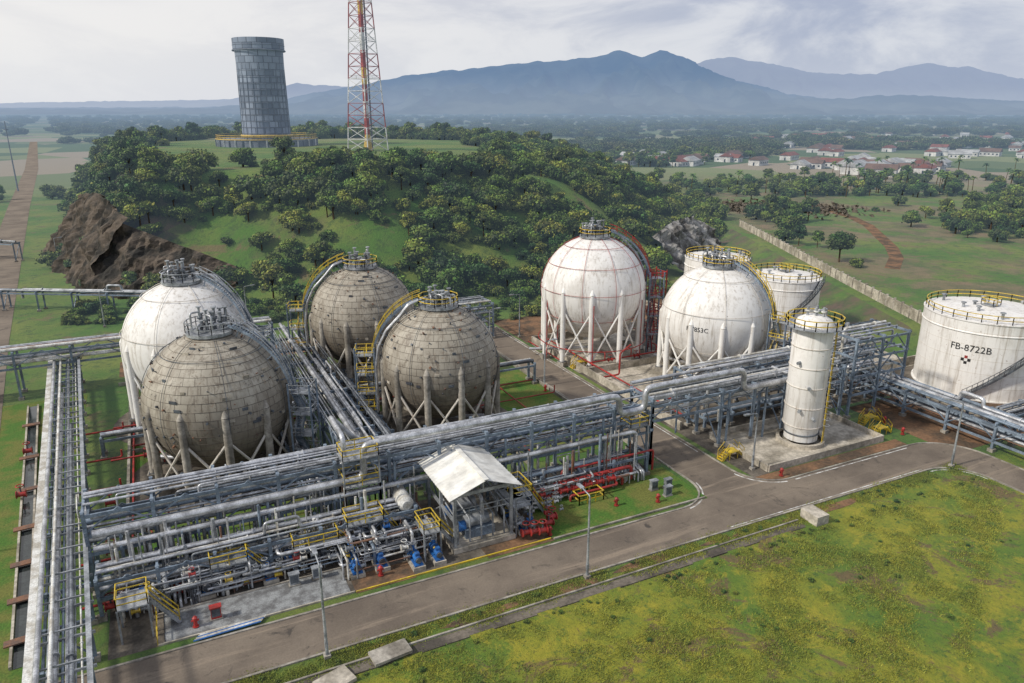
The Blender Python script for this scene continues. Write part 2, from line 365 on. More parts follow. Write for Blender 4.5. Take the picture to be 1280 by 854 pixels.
# ------------------------------------------------------------ roads, pads
r=M()
near=[(-120,48.6)]+arc(77,44.1,4.5,90,0)+[(81.5,-60)]
outer=[(87,-60)]+arc(81,48,6,0,90)+arc(61,58.5,4.5,270,180)+[(56.5,124)]
left=[(50.5,124)]+arc(46,58.5,4.5,0,-90)+[(-120,54)]
r.poly(near+outer+left,.03,'asphalt'); r.build('road')
k=M()
for pl in (near,outer,left): k.strip(pl,.2,0,.13,'concrete')
k.build('kerb')
k=M()
k.strip(arc(61,58.5,4.9,262,190),.16,.032,.038,'line_paint'); k.strip(arc(46,58.5,4.9,-8,-82),.16,.032,.038,'line_paint')
k.strip([(61.5,53.6),(80,53.6)],.12,.032,.038,'line_paint'); k.strip([(48,49),(76.5,49)],.12,.032,.038,'line_paint')
k.strip(arc(77,44.1,4.1,90,0),.12,.032,.038,'line_paint'); k.strip([(56.1,64),(56.1,120)],.12,.032,.038,'line_paint')
k.build('road_marking')
k=M(); lw=[W(-60,70),W(-94,125),W(-209,316),W(-330,520),W(-600,960)]
k.strip(lw,8,-.2,.05,'asphalt'); k.build('road')
k=M()
def rect(a0,a1,b0,b1,z,mat): k.poly([(a0,b0),(a1,b0),(a1,b1),(a0,b1)],z,mat)
rect(-7.5,48,55.0,67.5,.012,'concrete_dark'); k.build('paved_area'); k=M()
rect(-3.5,11.2,55.1,59.,.03,'gravel'); k.build('gravel_bed'); k=M()
rect(31,49.8,54.6,62.6,.04,'lawn'); rect(37,49.5,70,101,.04,'lawn'); rect(-6,14,70,118,.02,'lawn'); rect(20,36,72,118,.02,'lawn')
rect(-100,-12,55,118,.015,'lawn')
k.build('lawn'); k=M()
rect(57.5,60,56,112,.03,'concrete_dark');rect(60,116,66.8,112,.02,'concrete_dark');rect(60,79,56.2,66.6,.18,'concrete_light')
rect(59.5,92,79,94,.05,'concrete_light'); rect(57.5,75,94.5,111,.055,'concrete_light'); rect(93,122,74,92,.04,'concrete_light')
k.build('concrete_pad'); k=M()
rect(84,130,50,66,.016,'dirt'); rect(57,81,54.3,56,.017,'dirt');rect(24,31,54.6,60,.025,'dirt');rect(11.6,17,54.8,57.5,.028,'dirt')
rect(-8,52,124,132,.02,'dirt'); rect(57.2,104,112.2,128,.02,'dirt')
for i in range(9):
    a=12+i*6.3+random.uniform(-2,2); b_=47.6+random.uniform(-.3,.3); q=random.uniform(.8,1.8); k.poly([(a+q*2.2*random.uniform(.7,1.1)*math.cos(t*.5236),b_+q*.45*random.uniform(.6,1.1)*math.sin(t*.5236)) for t in range(12)],.02+.001*i,'dirt')
k.build('bare_soil')
k=M()
for a,b_ in ((3.6,84.2),(1.7,102.5),(26.1,106.3),(30.7,85)):
    k.poly([(a+10.*math.cos(t*math.pi/18),b_+10.*math.sin(t*math.pi/18)) for t in range(36)],.05,'concrete_dark')
k.build('concrete_pad')
k=M()
def wall(pts,h,w=.3,mat='concrete'): k.strip(pts,w,0,h,mat)
wall([(58.2,70),(58.2,112),(90,112)],1.2,.3,'concrete_light'); wall([(58.2,93.5),(92,93.5)],1.1,.3,'concrete_light'); wall([(92,74),(92,126)],1.1,.3,'concrete_light')
wall([(60,56.3),(60,66.4),(79,66.4),(79,56.3),(60,56.3)],.85,.3,'concrete_light')
wall([(96,54),(96,74.5),(124,74.5)],1.5,.3,'concrete_light'); wall([(96,54),(130,54)],1.5,.3,'concrete_light')
wall([(36,70),(36,120)],.5); wall([(49.8,66),(49.8,120),(-8,120)],.45); wall([(14.5,70),(14.5,118)],.5); wall([(-6.3,70),(-6.3,118)],.6)
wall([(-6,93.5),(14,93.5)],.5);wall([(20,95.5),(36,95.5)],.5)
k.strip([(31,54.75),(49.5,54.75)],.2,0,.2,'concrete')
k.build('bund_wall')
k=M(); k.strip([(-6,45.9),(55,46.4)],.9,0,.012,'concrete_dark'); k.build('drainage_ditch')
k=M()
for i in range(30):
    if random.random()<.72: a=-6+i*2.03; k.strip([(a,45.3+.0082*(a+6)),(a+1.9,45.3+.0082*(a+7.9))],.14,0,random.uniform(.04,.15),'concrete_dark')
k.strip([(-6,46.5),(55,47.0)],.16,0,.16,'concrete')
k.box((56.6,46.4,.5),(1.6,2.2,1.),'concrete_light'); k.box((12.,46.2,.3),(3,1.6,.25),'concrete',.1); k.box((7.5,45.2,.18),(2.6,1.8,.3),'concrete_light',.3)
k.build('ditch_kerb')
k=M(); k.strip([(-13.4,57),(-18.6,116)],.9,0,.05,'water'); k.strip([(-14.,57),(-19.2,116)],.2,0,.3,'concrete_light'); k.strip([(-12.8,57),(-18.,116)],.2,0,.3,'concrete_light')
for b_ in (60,66,72,79,88,97,108): k.box((-13.5-(b_-57)*.088,b_,.35),(2.,.8,.12),'pipe_rust',.1)
k.build('drainage_ditch')
# ------------------------------------------------------------ sphere tanks
def sphere_tank(a,b_,zc,R,style,sdir,txt=None,railm='yellow_paint',nleg=11,red=False):
    E=empty('spherical_gas_tank',(a,b_,0))
    n1,n2=72,40; me=bpy.data.meshes.new('shell'); v=[];f=[];uvs=[]
    for j in range(n2+1):
        la=-math.pi/2+math.pi*j/n2
        for i in range(n1+1):
            lo=2*math.pi*i/n1; v.append((R*math.cos(la)*math.cos(lo),R*math.cos(la)*math.sin(lo),R*math.sin(la)))
    for j in range(n2):
        for i in range(n1):
            q=(j*(n1+1)+i,j*(n1+1)+i+1,(j+1)*(n1+1)+i+1,(j+1)*(n1+1)+i); f.append(q)
            for t in q: uvs+= [(t%(n1+1))/n1,(t//(n1+1))/n2]
    me.from_pydata(v,[],f); l=me.uv_layers.new(name='UVMap'); l.data.foreach_set('uv',uvs)
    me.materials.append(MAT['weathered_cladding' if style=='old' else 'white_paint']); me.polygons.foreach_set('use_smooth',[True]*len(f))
    ob=link(bpy.data.objects.new('shell',me)); ob.parent=E; ob.location=(0,0,zc)
    k=M()
    if style=='old':
        for j in range(3,26):
            la=-math.pi/2+math.pi*j/27.; k.ring((a,b_,zc+(R+.005)*math.sin(la)),(R+.005)*math.cos(la),.026,'concrete_dark',64,4)
        prm='steel_dark'; nm=7
        rg=random.Random(int(a*10))
        for q in range(110):
            la=rg.uniform(-.35,1.35); lo=rg.uniform(0,6.28); p=V(a+R*math.cos(la)*math.cos(lo),b_+R*math.cos(la)*math.sin(lo),zc+R*math.sin(la)); nn=(p-V(a,b_,zc)).normalized()
            k.tube(p,p+nn*rg.uniform(.12,.35),rg.uniform(.05,.15),'steel_dark' if q%3 else 'pipe_rust',6)
        for q in range(34):   # lifted cladding flaps
            la=rg.uniform(-.2,1.2); lo=rg.uniform(0,6.28); p=V(a+(R+.04)*math.cos(la)*math.cos(lo),b_+(R+.04)*math.cos(la)*math.sin(lo),zc+(R+.04)*math.sin(la)); tt=V(-math.sin(lo),math.cos(lo),0)
            k.beam(p,p+tt*rg.uniform(.3,.9),.1,.3,'steel_dark' if q%2 else 'concrete_light')
    else: prm='red_paint' if red else 'white_dirty'; nm=10 if red else 8
    for la in ((55,30,2,-28) if red else ((52,14,-26) if style!='old' else (48,))):
        t=math.radians(la); k.ring((a,b_,zc+(R+.2)*math.sin(t)),(R+.2)*math.cos(t),.038,prm,64,5)
    for i in range(nm):
        lo=2*math.pi*(i+.3)/nm
        k.path([(a+(R+.18)*math.cos(math.radians(t))*math.cos(lo),b_+(R+.18)*math.cos(math.radians(t))*math.sin(lo),zc+(R+.18)*math.sin(math.radians(t))) for t in range(80,-36,-8)],.034,prm,4)
    k.build('spray_pipes',E)
    k=M(); lm='white_dirty' if style=='old' else 'white_steel'; P_=[]
    lc='concrete' if style=='old' else 'white_steel'
    for i in range(nleg):
        t=2*math.pi*(i+.25)/nleg; x=a+(R-.12)*math.cos(t); y=b_+(R-.12)*math.sin(t); P_.append((x,y))
        k.tube((x,y,.7),(x,y,zc+.5),.42,lc,12)
        k.tube((x,y,zc+.5),(a+(R-.35)*math.cos(t),b_+(R-.35)*math.sin(t),zc+1.6),.42,lc,12,.12)
        k.box((x,y,.4),(1.3,1.3,.8),'concrete',t); k.box((x,y,.84),(1.,1.,.08),'steel_dark',t)
    for i in range(nleg):
        p=P_[i];q=P_[(i+1)%nleg]
        for z0,z1 in ((1.,zc-2.2),(zc-2.2,1.)): k.tube((p[0],p[1],z0),(q[0],q[1],z1),.15,lm,6)
    if red:
        for i in range(nleg):
            if i%2: k.path([(P_[i][0]*1.0,P_[i][1]-.6,.3),(P_[i][0],P_[i][1]-.6,zc-1)],.07,'red_paint',5)
        k.ring((a,b_,3.2),R+.5,.08,'red_paint',48,5)
    k.build('legs',E)
    k=M(); zt=zc+R+.15; Rp=2.5
    k.tube((a,b_,zt-.35),(a,b_,zt),Rp,'galvanised',20)
    k.rail([(a+Rp*math.cos(t*math.pi/6),b_+Rp*math.sin(t*math.pi/6),zt) for t in range(12)],railm if railm!='red_paint' else 'yellow_paint',1.1,1.2,.05,True)
    for i in range(18):
        t=random.uniform(0,6.28); rr=random.uniform(.2,2.); x,y=a+rr*math.cos(t),b_+rr*math.sin(t); h=random.uniform(.7,2.5)
        k.tube((x,y,zt),(x,y,zt+h),.13,'galvanised',8); k.tube((x,y,zt+h*.5),(x,y,zt+h*.5+.12),.3,'steel_dark',10); k.tube((x,y,zt+h),(x,y,zt+h+.12),.28,'galvanised',10)
        if i%2: k.path([(x,y,zt+h*.8),(x+1.*math.cos(t+1),y+1.*math.sin(t+1),zt+h*.8),(x+1.*math.cos(t+1),y+1.*math.sin(t+1),zt+.3)],.11,'pipe_silver',6)
    k.build('top_platform',E)
    k=M(); dx,dy=sdir; L=math.hypot(dx,dy); dx/=L;dy/=L; side=(-dy,dx,0); ro=R+1.1
    pts=[(a+dx*ro*math.cos(math.radians(t)),b_+dy*ro*math.cos(math.radians(t)),zc+ro*math.sin(math.radians(t))) for t in (8,18,28,38,48,58,68,75)]
    k.stair(pts,side,'bluegrey_paint',railm)
    for p in pts[1:-1]:
        q=V(a,b_,zc)+(Vector(p)-V(a,b_,zc))*(R/ro); k.beam(p,q,.1,.1,'bluegrey_paint')
    e=Vector(pts[0]); sd=Vector(side); od=V(dx,dy,0)
    cs=[e+od*u*1.1+sd*w*1.1 for u,w in ((-.2,-1),(2,-1),(2,1),(-.2,1))]
    for q in cs: k.beam((q.x,q.y,0),(q.x,q.y,e.z+1.1),.18,.18,'bluegrey_paint')
    zs=[e.z*i/4 for i in range(1,5)]
    for z in zs:
        k.rail([(q.x,q.y,z) for q in cs],railm,1.,1.1,.045,True)
        k.box((sum(q.x for q in cs)/4,sum(q.y for q in cs)/4,z),(2.,2.,.08),'galvanised',math.atan2(dy,dx))
    z0=0.1; sg=1
    for z in zs:
        k.stair([e+od*.5+sd*(-sg*.9)+V(0,0,z0-e.z),e+od*.5+sd*(sg*.9)+V(0,0,z-e.z)],od,'bluegrey_paint',railm,.7); z0=z; sg=-sg
    k.build('stairway',E)
    k=M(); k.path([(a,b_,zc-R),(a,b_,1.2),(a-dx*R*1.25,b_-dy*R*1.25,1.2)],.25,'pipe_silver')
    for so_,rr_ in ((1.2,.16),(1.8,.1)):
        k.path([(a+dx*1.5,b_+dy*1.5,zt+.8),(a+dx*3.6+side[0]*so_,b_+dy*3.6+side[1]*so_,zt+.4)]+[(a+dx*(R+.6)*math.cos(math.radians(t))+side[0]*so_,b_+dy*(R+.6)*math.cos(math.radians(t))+side[1]*so_,zc+(R+.6)*math.sin(math.radians(t))) for t in (52,35,18,0)]+[(a+dx*(R+.6)+side[0]*so_,b_+dy*(R+.6)+side[1]*so_,3.)],rr_,'pipe_silver',8,.4)
    k.build('process_pipe',E)
    if txt: label(txt,E,(a,b_),R,zc,0,.95,True,math.atan2(-b_,-a)-.30)
    return E
def label(s_,E,c,R,z,dz,size,sphere,th=None):
    cu=bpy.data.curves.new('lettering','FONT'); cu.body=s_; cu.size=size; cu.align_x='CENTER'; cu.align_y='CENTER'; cu.resolution_u=2
    t=bpy.data.objects.new('tmp',cu); link(t); dg=bpy.context.evaluated_depsgraph_get(); me=bpy.data.meshes.new_from_object(t.evaluated_get(dg)); bpy.data.objects.remove(t)
    for v in me.vertices:
        zz=dz+v.co.y; rr=(math.sqrt(max(R*R-zz*zz,.1)) if sphere else R)+.06
        an=th+v.co.x/rr; v.co=(c[0]+rr*math.cos(an),c[1]+rr*math.sin(an),z+zz)
    me.materials.clear(); me.materials.append(MAT['text_black'])
    o=link(bpy.data.objects.new('lettering',me)); o.parent=E; o.location=-Vector(E.location)
sphere_tank(4.0,84.2,8.9,7.85,'old',W(1,-.1),railm='galvanised')
sphere_tank(2.3,102.2,10.8,8.1,'white',W(1,-.2),railm='galvanised')
sphere_tank(26.5,106.1,10.3,7.65,'old',W(-1,-.1))
sphere_tank(30.8,85,9.1,7.4,'old',W(-1,-.1))
sphere_tank(64.4,102.2,11.7,8.5,'white',W(1,.1),railm='red_paint',red=True)
sphere_tank(75.5,84.7,9.5,8.1,'white',W(.75,-.65),txt='F-7853C')
# ------------------------------------------------------------ storage tanks
def tank(a,b_,R,H,txt=None,spiral=None):
    E=empty('storage_tank',(a,b_,0)); k=M()
    k.rev([(R+.25,0),(R+.25,.15),(R,.15),(R,H*.33),(R+.001,H*.66),(R,H),(R+.12,H),(R+.12,H+.12),(R-.05,H+.12),(R*.5,H+.55),(.05,H+.95)],(a,b_,0),'white_paint',72,False)
    for z in (2,4,6,8,10):
        if z<H-1: k.ring((a,b_,z),R+.005,.025,'white_dirty',72,4)
    k.ring((a,b_,H*.86),R+.02,.12,'white_steel',72,5)
    k.build('shell',E); k=M()
    n=28; k.rail([(a+R*.98*math.cos(2*math.pi*i/n),b_+R*.98*math.sin(2*math.pi*i/n),H+.1) for i in range(n)],'yellow_paint',1.15,1.8,.055,True)
    for i in range(7):
        t=random.uniform(0,6.28); rr=random.uniform(.2,.8)*R; x,y=a+rr*math.cos(t),b_+rr*math.sin(t); k.tube((x,y,H+.3),(x,y,H+1.4),.2,'galvanised'); k.tube((x,y,H+1.2),(x,y,H+1.35),.38,'galvanised')
    k.box((a,b_,H+1.),(1.8,1.8,.1),'galvanised'); k.rail([(a-.9,b_-.9,H+1),(a+.9,b_-.9,H+1),(a+.9,b_+.9,H+1),(a-.9,b_+.9,H+1)],'yellow_paint',1.,.9,.05,True)
    k.path([(a+R*.9,b_,H+.6),(a+R+.5,b_,H+.6),(a+R+.5,b_,.5),(a+R+4,b_,.5)],.2,'pipe_silver')
    k.build('roof_fittings',E)
    if spiral is not None:
        k=M(); t0,t1=spiral; N=22; pr=None
        for i in range(N+1):
            t=t0+(t1-t0)*i/N; z=.4+(H-.3)*i/N
            p=[V(a+(R+q)*math.cos(t),b_+(R+q)*math.sin(t),z) for q in (.1,1.)]
            if pr:
                for u,w in zip(pr,p): k.beam(u,w,.08,.28,'steel_dark')
                for h in (.55,1.1): k.beam(pr[1]+V(0,0,h),p[1]+V(0,0,h),.07,.07,'steel_dark')
                for s_ in (0,.33,.66): k.beam(pr[0].lerp(p[0],s_),pr[1].lerp(p[1],s_),.28,.05,'galvanised')
            k.beam(p[1],p[1]+V(0,0,1.1),.06,.06,'steel_dark'); pr=p
        k.build('spiral_stair',E)
    if txt:
        th=math.atan2(-b_,-a)
        label(txt,E,(a,b_),R,H*.66,0,1.35,False,th-.16)
        k=M(); q=.42
        for u,v_ in ((0,1),(1,0),(0,-1),(-1,0)):
            an=th-.2+u*q/R; k.box((a+(R+.02)*math.cos(an),b_+(R+.02)*math.sin(an),H*.66-1.7+v_*q),(.4,.04,.4),'text_black' if v_<1 else 'red_paint',an+math.pi/2)
        k.build('hazard_sign',E)
cs_=math.atan2(-64.4,-108.9)
tank(109.9,64.6,8.5,11.3,'FB-8722B',(cs_-.15,cs_+1.2))
tank(103.9,98.8,6.3,10.4,None,(cs_-.2,cs_+1.4)); tank(104,117.5,6.5,10.6,None,(cs_-.2,cs_+1.4))
# ------------------------------------------------------------ column vessel
E=empty('pressure_column',(69.6,60.8,0)); k=M(); c=(69.6,60.8,0); R=2.3
k.rev([(2.9,.18),(2.9,.7),(2.5,.7)],c,'concrete_light',40,False)
k.rev([(2.0,.7),(2.0,2.2),(R,2.6),(R,15.3),(R*.85,16.),(R*.5,16.45),(0.02,16.6)],c,'white_paint',48)
k.build('shell',E); k=M()
for z in (2.7,5.2,7.8,10.3,12.8,15.2): k.ring((c[0],c[1],z),R+.03,.07,'white_dirty',48,5)
k.ring((c[0],c[1],1.6),2.08,.1,'steel_dark',40,5)
k.build('stiffener_rings',E); k=M()
n=16; k.rev([(R,15.2),(R+1.,15.2),(R+1.,15.3),(R,15.3)],c,'galvanised',40,False)
k.rail([(c[0]+(R+.95)*math.cos(2*math.pi*i/n),c[1]+(R+.95)*math.sin(2*math.pi*i/n),15.3) for i in range(n)],'yellow_paint',1.15,1.2,.055,True)
for x,y in ((.4,.2),(-.8,.5),(.3,-.9),(-.3,-.3)): k.tube((c[0]+x,c[1]+y,16.2),(c[0]+x,c[1]+y,17.6),.15,'galvanised'); k.tube((c[0]+x,c[1]+y,17.),(c[0]+x,c[1]+y,17.15),.32,'pipe_white',10)
k.build('top_platform',E); k=M()
t0=-1.1
for s_ in (-.25,.25): k.beam((c[0]+(R+.35)*math.cos(t0)+s_*.9,c[1]+(R+.35)*math.sin(t0)+s_*.45,.5),(c[0]+(R+.35)*math.cos(t0)+s_*.9,c[1]+(R+.35)*math.sin(t0)+s_*.45,16.4),.07,.07,'yellow_paint')
for z in np.arange(3,15,.8): k.ring((c[0]+(R+.55)*math.cos(t0),c[1]+(R+.55)*math.sin(t0),z),.4,.035,'galvanised',10,4)
for z,t in ((5,-2.6),(8,-2.3),(11,-2.9),(4,-1.9)): k.tube((c[0]+R*math.cos(t)*.9,c[1]+R*math.sin(t)*.9,z),(c[0]+(R+.5)*math.cos(t),c[1]+(R+.5)*math.sin(t),z),.2,'galvanised',10)
k.path([(c[0]+R+.4,c[1]+.8,1.),(c[0]+R+.4,c[1]+.8,16.8),(c[0]+.4,c[1]+.2,16.8)],.14,'pipe_silver')
k.path([(c[0]+.2,c[1]+R+.5,15.),(c[0]+.2,c[1]+R+.5,8.),(c[0]+.2,c[1]+6,8.)],.2,'pipe_silver')
k.build('ladder_and_nozzles',E)
# ------------------------------------------------------------ pipe racks
PM=['pipe_silver']*6+['galvanised']*4+['pipe_white']*3+['bluegrey_paint']*2+['pipe_rust','steel_dark']
def rack(p0,p1,w,levels,bay,npipe,legs=True,rails=False,rmax=.26,brace=True,seed=0,skip=None,name='pipe_rack',cm='bluegrey_paint'):
    rd=random.Random(seed); E=empty(name,(p0[0],p0[1],0)); k=M(); p0=V(*p0,0);p1=V(*p1,0); L=(p1-p0).length; d=(p1-p0)/L; n=V(-d.y,d.x,0)
    nb=max(1,round(L/bay)); top=levels[-1]
    for i in range(nb+1):
        e=p0+d*L*i/nb
        if not(skip and skip[0]<L*i/nb<skip[1]) and legs:
            for s_ in (-1,1):
                q=e+n*s_*w/2; k.beam(q,q+V(0,0,top+.2),.3,.3,cm); k.box((q.x,q.y,.2),(.7,.7,.4),'concrete')
            if brace and i%2==0: k.beam(e-n*w/2+V(0,0,.5),e+n*w/2+V(0,0,levels[0]),.12,.12,cm)
        for z in levels: k.beam(e-n*(w/2+.3)+V(0,0,z),e+n*(w/2+.3)+V(0,0,z),.2,.3,cm)
        if i<nb:
            f=p0+d*L*(i+1)/nb
            for s_ in (-1,1):
                for z in levels: k.beam(e+n*s_*w/2+V(0,0,z-.3),f+n*s_*w/2+V(0,0,z-.3),.18,.28,cm)
                if len(levels)>1:
                    for za,zb in zip(levels[:-1],levels[1:]):
                        mid=(e+f)/2; 
                        k.beam(e+n*s_*w/2+V(0,0,za),mid+n*s_*w/2+V(0,0,zb),.12,.12,cm); k.beam(mid+n*s_*w/2+V(0,0,zb),f+n*s_*w/2+V(0,0,za),.12,.12,cm)
    k.build('steel_frame',E); k=M()
    for z in levels:
        for i in range(npipe):
            off=-w/2+.3+(w-.6)*(i+rd.uniform(.2,.8))/npipe; r_=rd.choice([.07,.09,.12,.15,.2,rmax]); mm=rd.choice(PM)
            if r_>.14 and mm=='pipe_rust': mm='pipe_silver'
            a0=0 if rd.random()<.7 else L*rd.uniform(0,.4); a1=L if rd.random()<.7 else L*rd.uniform(.6,1)
            zz=z+.16+r_; pts=[p0+d*a0+n*off+V(0,0,zz),p0+d*a1+n*off+V(0,0,zz)]
            if a0>0: pts=[pts[0]+V(0,0,-rd.uniform(1,z*.8))]+pts
            if a1<L: pts=pts+[pts[-1]+V(0,0,-rd.uniform(1,z*.8))]
            if rd.random()<.2 and a1-a0>16:
                q=rd.uniform(.3,.6)*(a1-a0)+a0; A_=p0+d*q+n*off+V(0,0,zz)
                pts=pts[:-1]+[A_,A_+V(0,0,1.1),A_+d*3+V(0,0,1.1),A_+d*3]+pts[-1:] if a1>=L else pts
            k.path(pts,r_,mm,8)
            for q in range(int((a1-a0)/7)):
                x=p0+d*(a0+3+q*7+rd.uniform(0,3))+n*off+V(0,0,zz)
                if rd.random()<.5: k.tube(x,x+d*.12,r_*1.7,mm,10)
    k.build('pipes',E)
    if rails:
        k=M()
        for s_ in (-1,1): k.rail([p0+n*s_*(w/2+.3)+V(0,0,top+.2),p1+n*s_*(w/2+.3)+V(0,0,top+.2)],'galvanised',1.1,3,.05)
        k.build('handrail',E)
    return E
rack((-8.5,66.2),(49,66.2),4.2,[4.4,6.2,8.],5.2,6,seed=31,rmax=.24)
rack((49,66.2),(80,66.2),4.2,[5.6,7.4],5.2,7,seed=2,skip=(1,9),rails=True)
rack((16.8,68.6),(16.8,119),4.2,[4.2,6.2],6,8,seed=3,rails=True)
rack((-7.7,26),(-14.4,124),2.8,[3.6],5,8,seed=4,rmax=.18)
rack((-70,121.6),(15,121.6),3.6,[5.,7.],7,6,seed=5)
rack((90.5,73),(90.5,24),4.,[1.6,3.6],6,8,seed=6)
rack((81,66.5),(91,66.5),6.,[3.5,6.,8.5,11.],5,5,seed=7,rmax=.2)
rack((60,72.5),(94,72.5),3.4,[3.,5.4,7.],5.5,7,seed=8)
rack((44,120.5),(53,120.5),6,[2.5,4.5,6.5],4.5,5,seed=9)
rack((-8,61.9),(19,61.9),2.8,[2.2,3.6],4.5,6,seed=40,rmax=.16,brace=False)
rack((29,63),(47,63),2.,[2.6],4.5,5,seed=11,rmax=.18,brace=False)
rack((17,94.5),(49,94.5),2.,[3.2],6,4,seed=12)
rack((-9,94),(14,94),1.6,[2.6],6,4,seed=13)
rack((94,74),(94,112),2.4,[2.],6,4,seed=14)
rack((95.5,52),(150,52),2.6,[1.2,2.6],6,6,seed=15)
rack(W(-120,150),W(-60,146),2.,[4.],8,3,seed=16)
rack(W(-190,215),W(-135,200),2.,[5.],9,3,seed=17)
rack((61,69.6),(79,69.6),1.8,[1.6],4.5,5,seed=18,rmax=.2,brace=False)
rack((76,92),(92,92),2.,[2.2],5,4,seed=19,rmax=.2,brace=False)
rack((11.4,70),(11.4,92),1.8,[1.4,2.8],5,4,seed=20,rmax=.2,brace=False)
rack((21.6,70),(21.6,104),1.8,[1.4,3.],5,4,seed=21,rmax=.2,brace=False)
E=empty('overhead_pipeline',(0,64,0)); k=M()
k.path([(-8.,63.6,6.2),(15.,63.6,6.2),(15.,63.6,9.6),(44.,63.6,9.6),(44.,63.6,7.4),(47.5,63.6,7.4),(47.5,63.6,9.9),(62,63.6,9.9),(62,63.6,7.4),(78,63.6,7.4)],.36,'pipe_silver',12,.9)
k.path([(-8.,64.5,7.4),(13.4,64.5,7.4),(13.4,64.5,10.4),(13.4,70,10.4),(16,70,7.2),(16,118,7.2)],.26,'pipe_silver',10,.8)
k.path([(-8.,62.9,5.2),(46.,62.9,5.2),(46,62.9,2.)],.24,'pipe_silver',10,.6)
k.path([(49,68.6,8.6),(85,68.6,8.6),(85,68.6,11.6)],.22,'pipe_silver',10,.6)
for x in range(-6,78,6):
    if not 49<x<58: k.beam((x,63.6,0),(x,63.6,6. if x<15 else 7.2),.2,.2,'bluegrey_paint')
    k.beam((x,62.6,5.),(x,64.6,5.),.2,.2,'bluegrey_paint')
k.build('pipes',E)
E=empty('cable_tray',(-9,50,0)); k=M(); k.strip([(-9.8,26),(-16.6,124)],.6,4.,4.12,'pipe_white'); k.strip([(-6.1,26),(-12.8,124)],.35,4.9,5.0,'galvanised')
k.path([(-9.2,26,4.9),(-15.9,124,4.9)],.2,'pipe_silver'); k.path([(-8.4,26,4.85),(-15.1,124,4.85)],.14,'pipe_white')
for s_ in range(26):
    t=s_/25; x=-7.7-6.7*t; y=26+98*t; k.beam((x-2.4,y,3.9),(x+1.9,y,3.9),.15,.2,'galvanised'); k.beam((x+1.6,y,3.9),(x+1.6,y,4.9),.12,.12,'galvanised'); k.beam((x-1.7,y,3.9),(x-1.7,y,4.7),.12,.12,'galvanised'); k.beam((x-1.7,y,4.65),(x+1.6,y,4.65),.12,.12,'galvanised')
k.build('tray',E)
# ------------------------------------------------------------ process area
def valve(k,x,y,z,m='red_paint',s_=1.):
    k.tube((x-.3*s_,y,z),(x+.3*s_,y,z),.2*s_,m,10); k.tube((x-.34*s_,y,z),(x-.28*s_,y,z),.3*s_,m,10);k.tube((x+.28*s_,y,z),(x+.34*s_,y,z),.3*s_,m,10)
    k.tube((x,y,z),(x,y,z+.7*s_),.06*s_,'steel_dark',6); k.ring((x,y,z+.7*s_),.26*s_,.04*s_,m,12,5)
E=empty('process_piping',(10,60,0)); k=M(); rd=random.Random(5)
def bmin(a): return 59.2 if a<11 else 56.8
for i in range(330):
    a=rd.uniform(-6.8,20.5) if i<250 else rd.uniform(28.4,46); lo_=bmin(a) if a<28 else 60.8
    b0=rd.uniform(lo_,61.8); b1=rd.uniform(61.5,65); z0=rd.choice([.5,.8,1.2,1.6,2.,2.5]); z1=rd.uniform(3,6.5); r_=rd.choice([.05,.07,.09,.12,.16]); mm=rd.choice(PM)
    if a>34: z0=min(z0,1.2)
    if i%3: pts=[(a,b0,.1),(a,b0,z0),(a,b1,z0),(a,b1,z1)]
    else:
        a2=a+rd.uniform(2,7)*(1 if a<12 or 28<a<38 else -1); pts=[(a,max(b0,bmin(a2)),z0),(a2,max(b0,bmin(a2)),z0),(a2,b1,z0+.3)]
    k.path(pts,r_,mm,7)
k.build('pipes',E); k=M()
for i in range(170):
    a=rd.uniform(-6.5,20) if i<130 else rd.uniform(28,34); valve(k,a,rd.uniform(bmin(a),62),rd.choice([.7,1.,1.4,1.8,2.6]),rd.choice(['red_paint','galvanised','galvanised','galvanised','steel_dark','blue_paint','yellow_paint','pipe_silver','pipe_white']),rd.uniform(.55,1.))
k.build('valves',E); k=M()
for a,b_,w,l,h in ((-5.4,57.6,2.2,2.2,3.),(2.,60.6,3.,1.6,2.6),(9.4,60.6,4,1.6,2.4),(14,60.9,3.4,1.8,3.4),(19.3,58.,1.6,2.6,2.8),(29.5,60.,2.,3,3.2),(14.6,63.9,3.4,2.2,8.6),(14.6,63.9,3.4,2.2,5.8),(46.5,64.,2.4,2,5.6)):
    for x in (-w/2,w/2):
        for y in (-l/2,l/2): k.beam((a+x,b_+y,0),(a+x,b_+y,h),.14,.14,'galvanised')
    k.box((a,b_,h),(w+.1,l+.1,.1),'galvanised'); k.rail([(a-w/2,b_-l/2,h),(a+w/2,b_-l/2,h),(a+w/2,b_+l/2,h),(a-w/2,b_+l/2,h)],'yellow_paint',1.1,1.2,.045,True)
    if h<5: k.stair([(a+w/2+2,b_,0.1),(a+w/2,b_,h)],(0,1,0),'galvanised','yellow_paint',.7)
k.build('access_platforms',E)
k=M(); k.rail([(-4,55.05,0),(-4,59.05,0)],'yellow_paint',.9,1.6,.04); k.rail([(31.5,60.4,0),(34,60.4,0)],'yellow_paint',.9,1.6,.045); k.rail([(36.5,59.2,0),(39.5,59.2,0),(39.5,60.6,0),(36.5,60.6,0)],'yellow_paint',1.1,1.,.055,True); k.build('guard_rail')
k=M(); k.strip([(-4,55.05),(11.5,55.05)],.13,0,.16,'concrete_light'); k.strip([(-4,59.1),(11.5,59.1)],.14,0,.14,'concrete_light'); k.strip([(11.6,55.),(30.8,55.)],.13,0,.14,'yellow_paint'); k.build('painted_kerb')
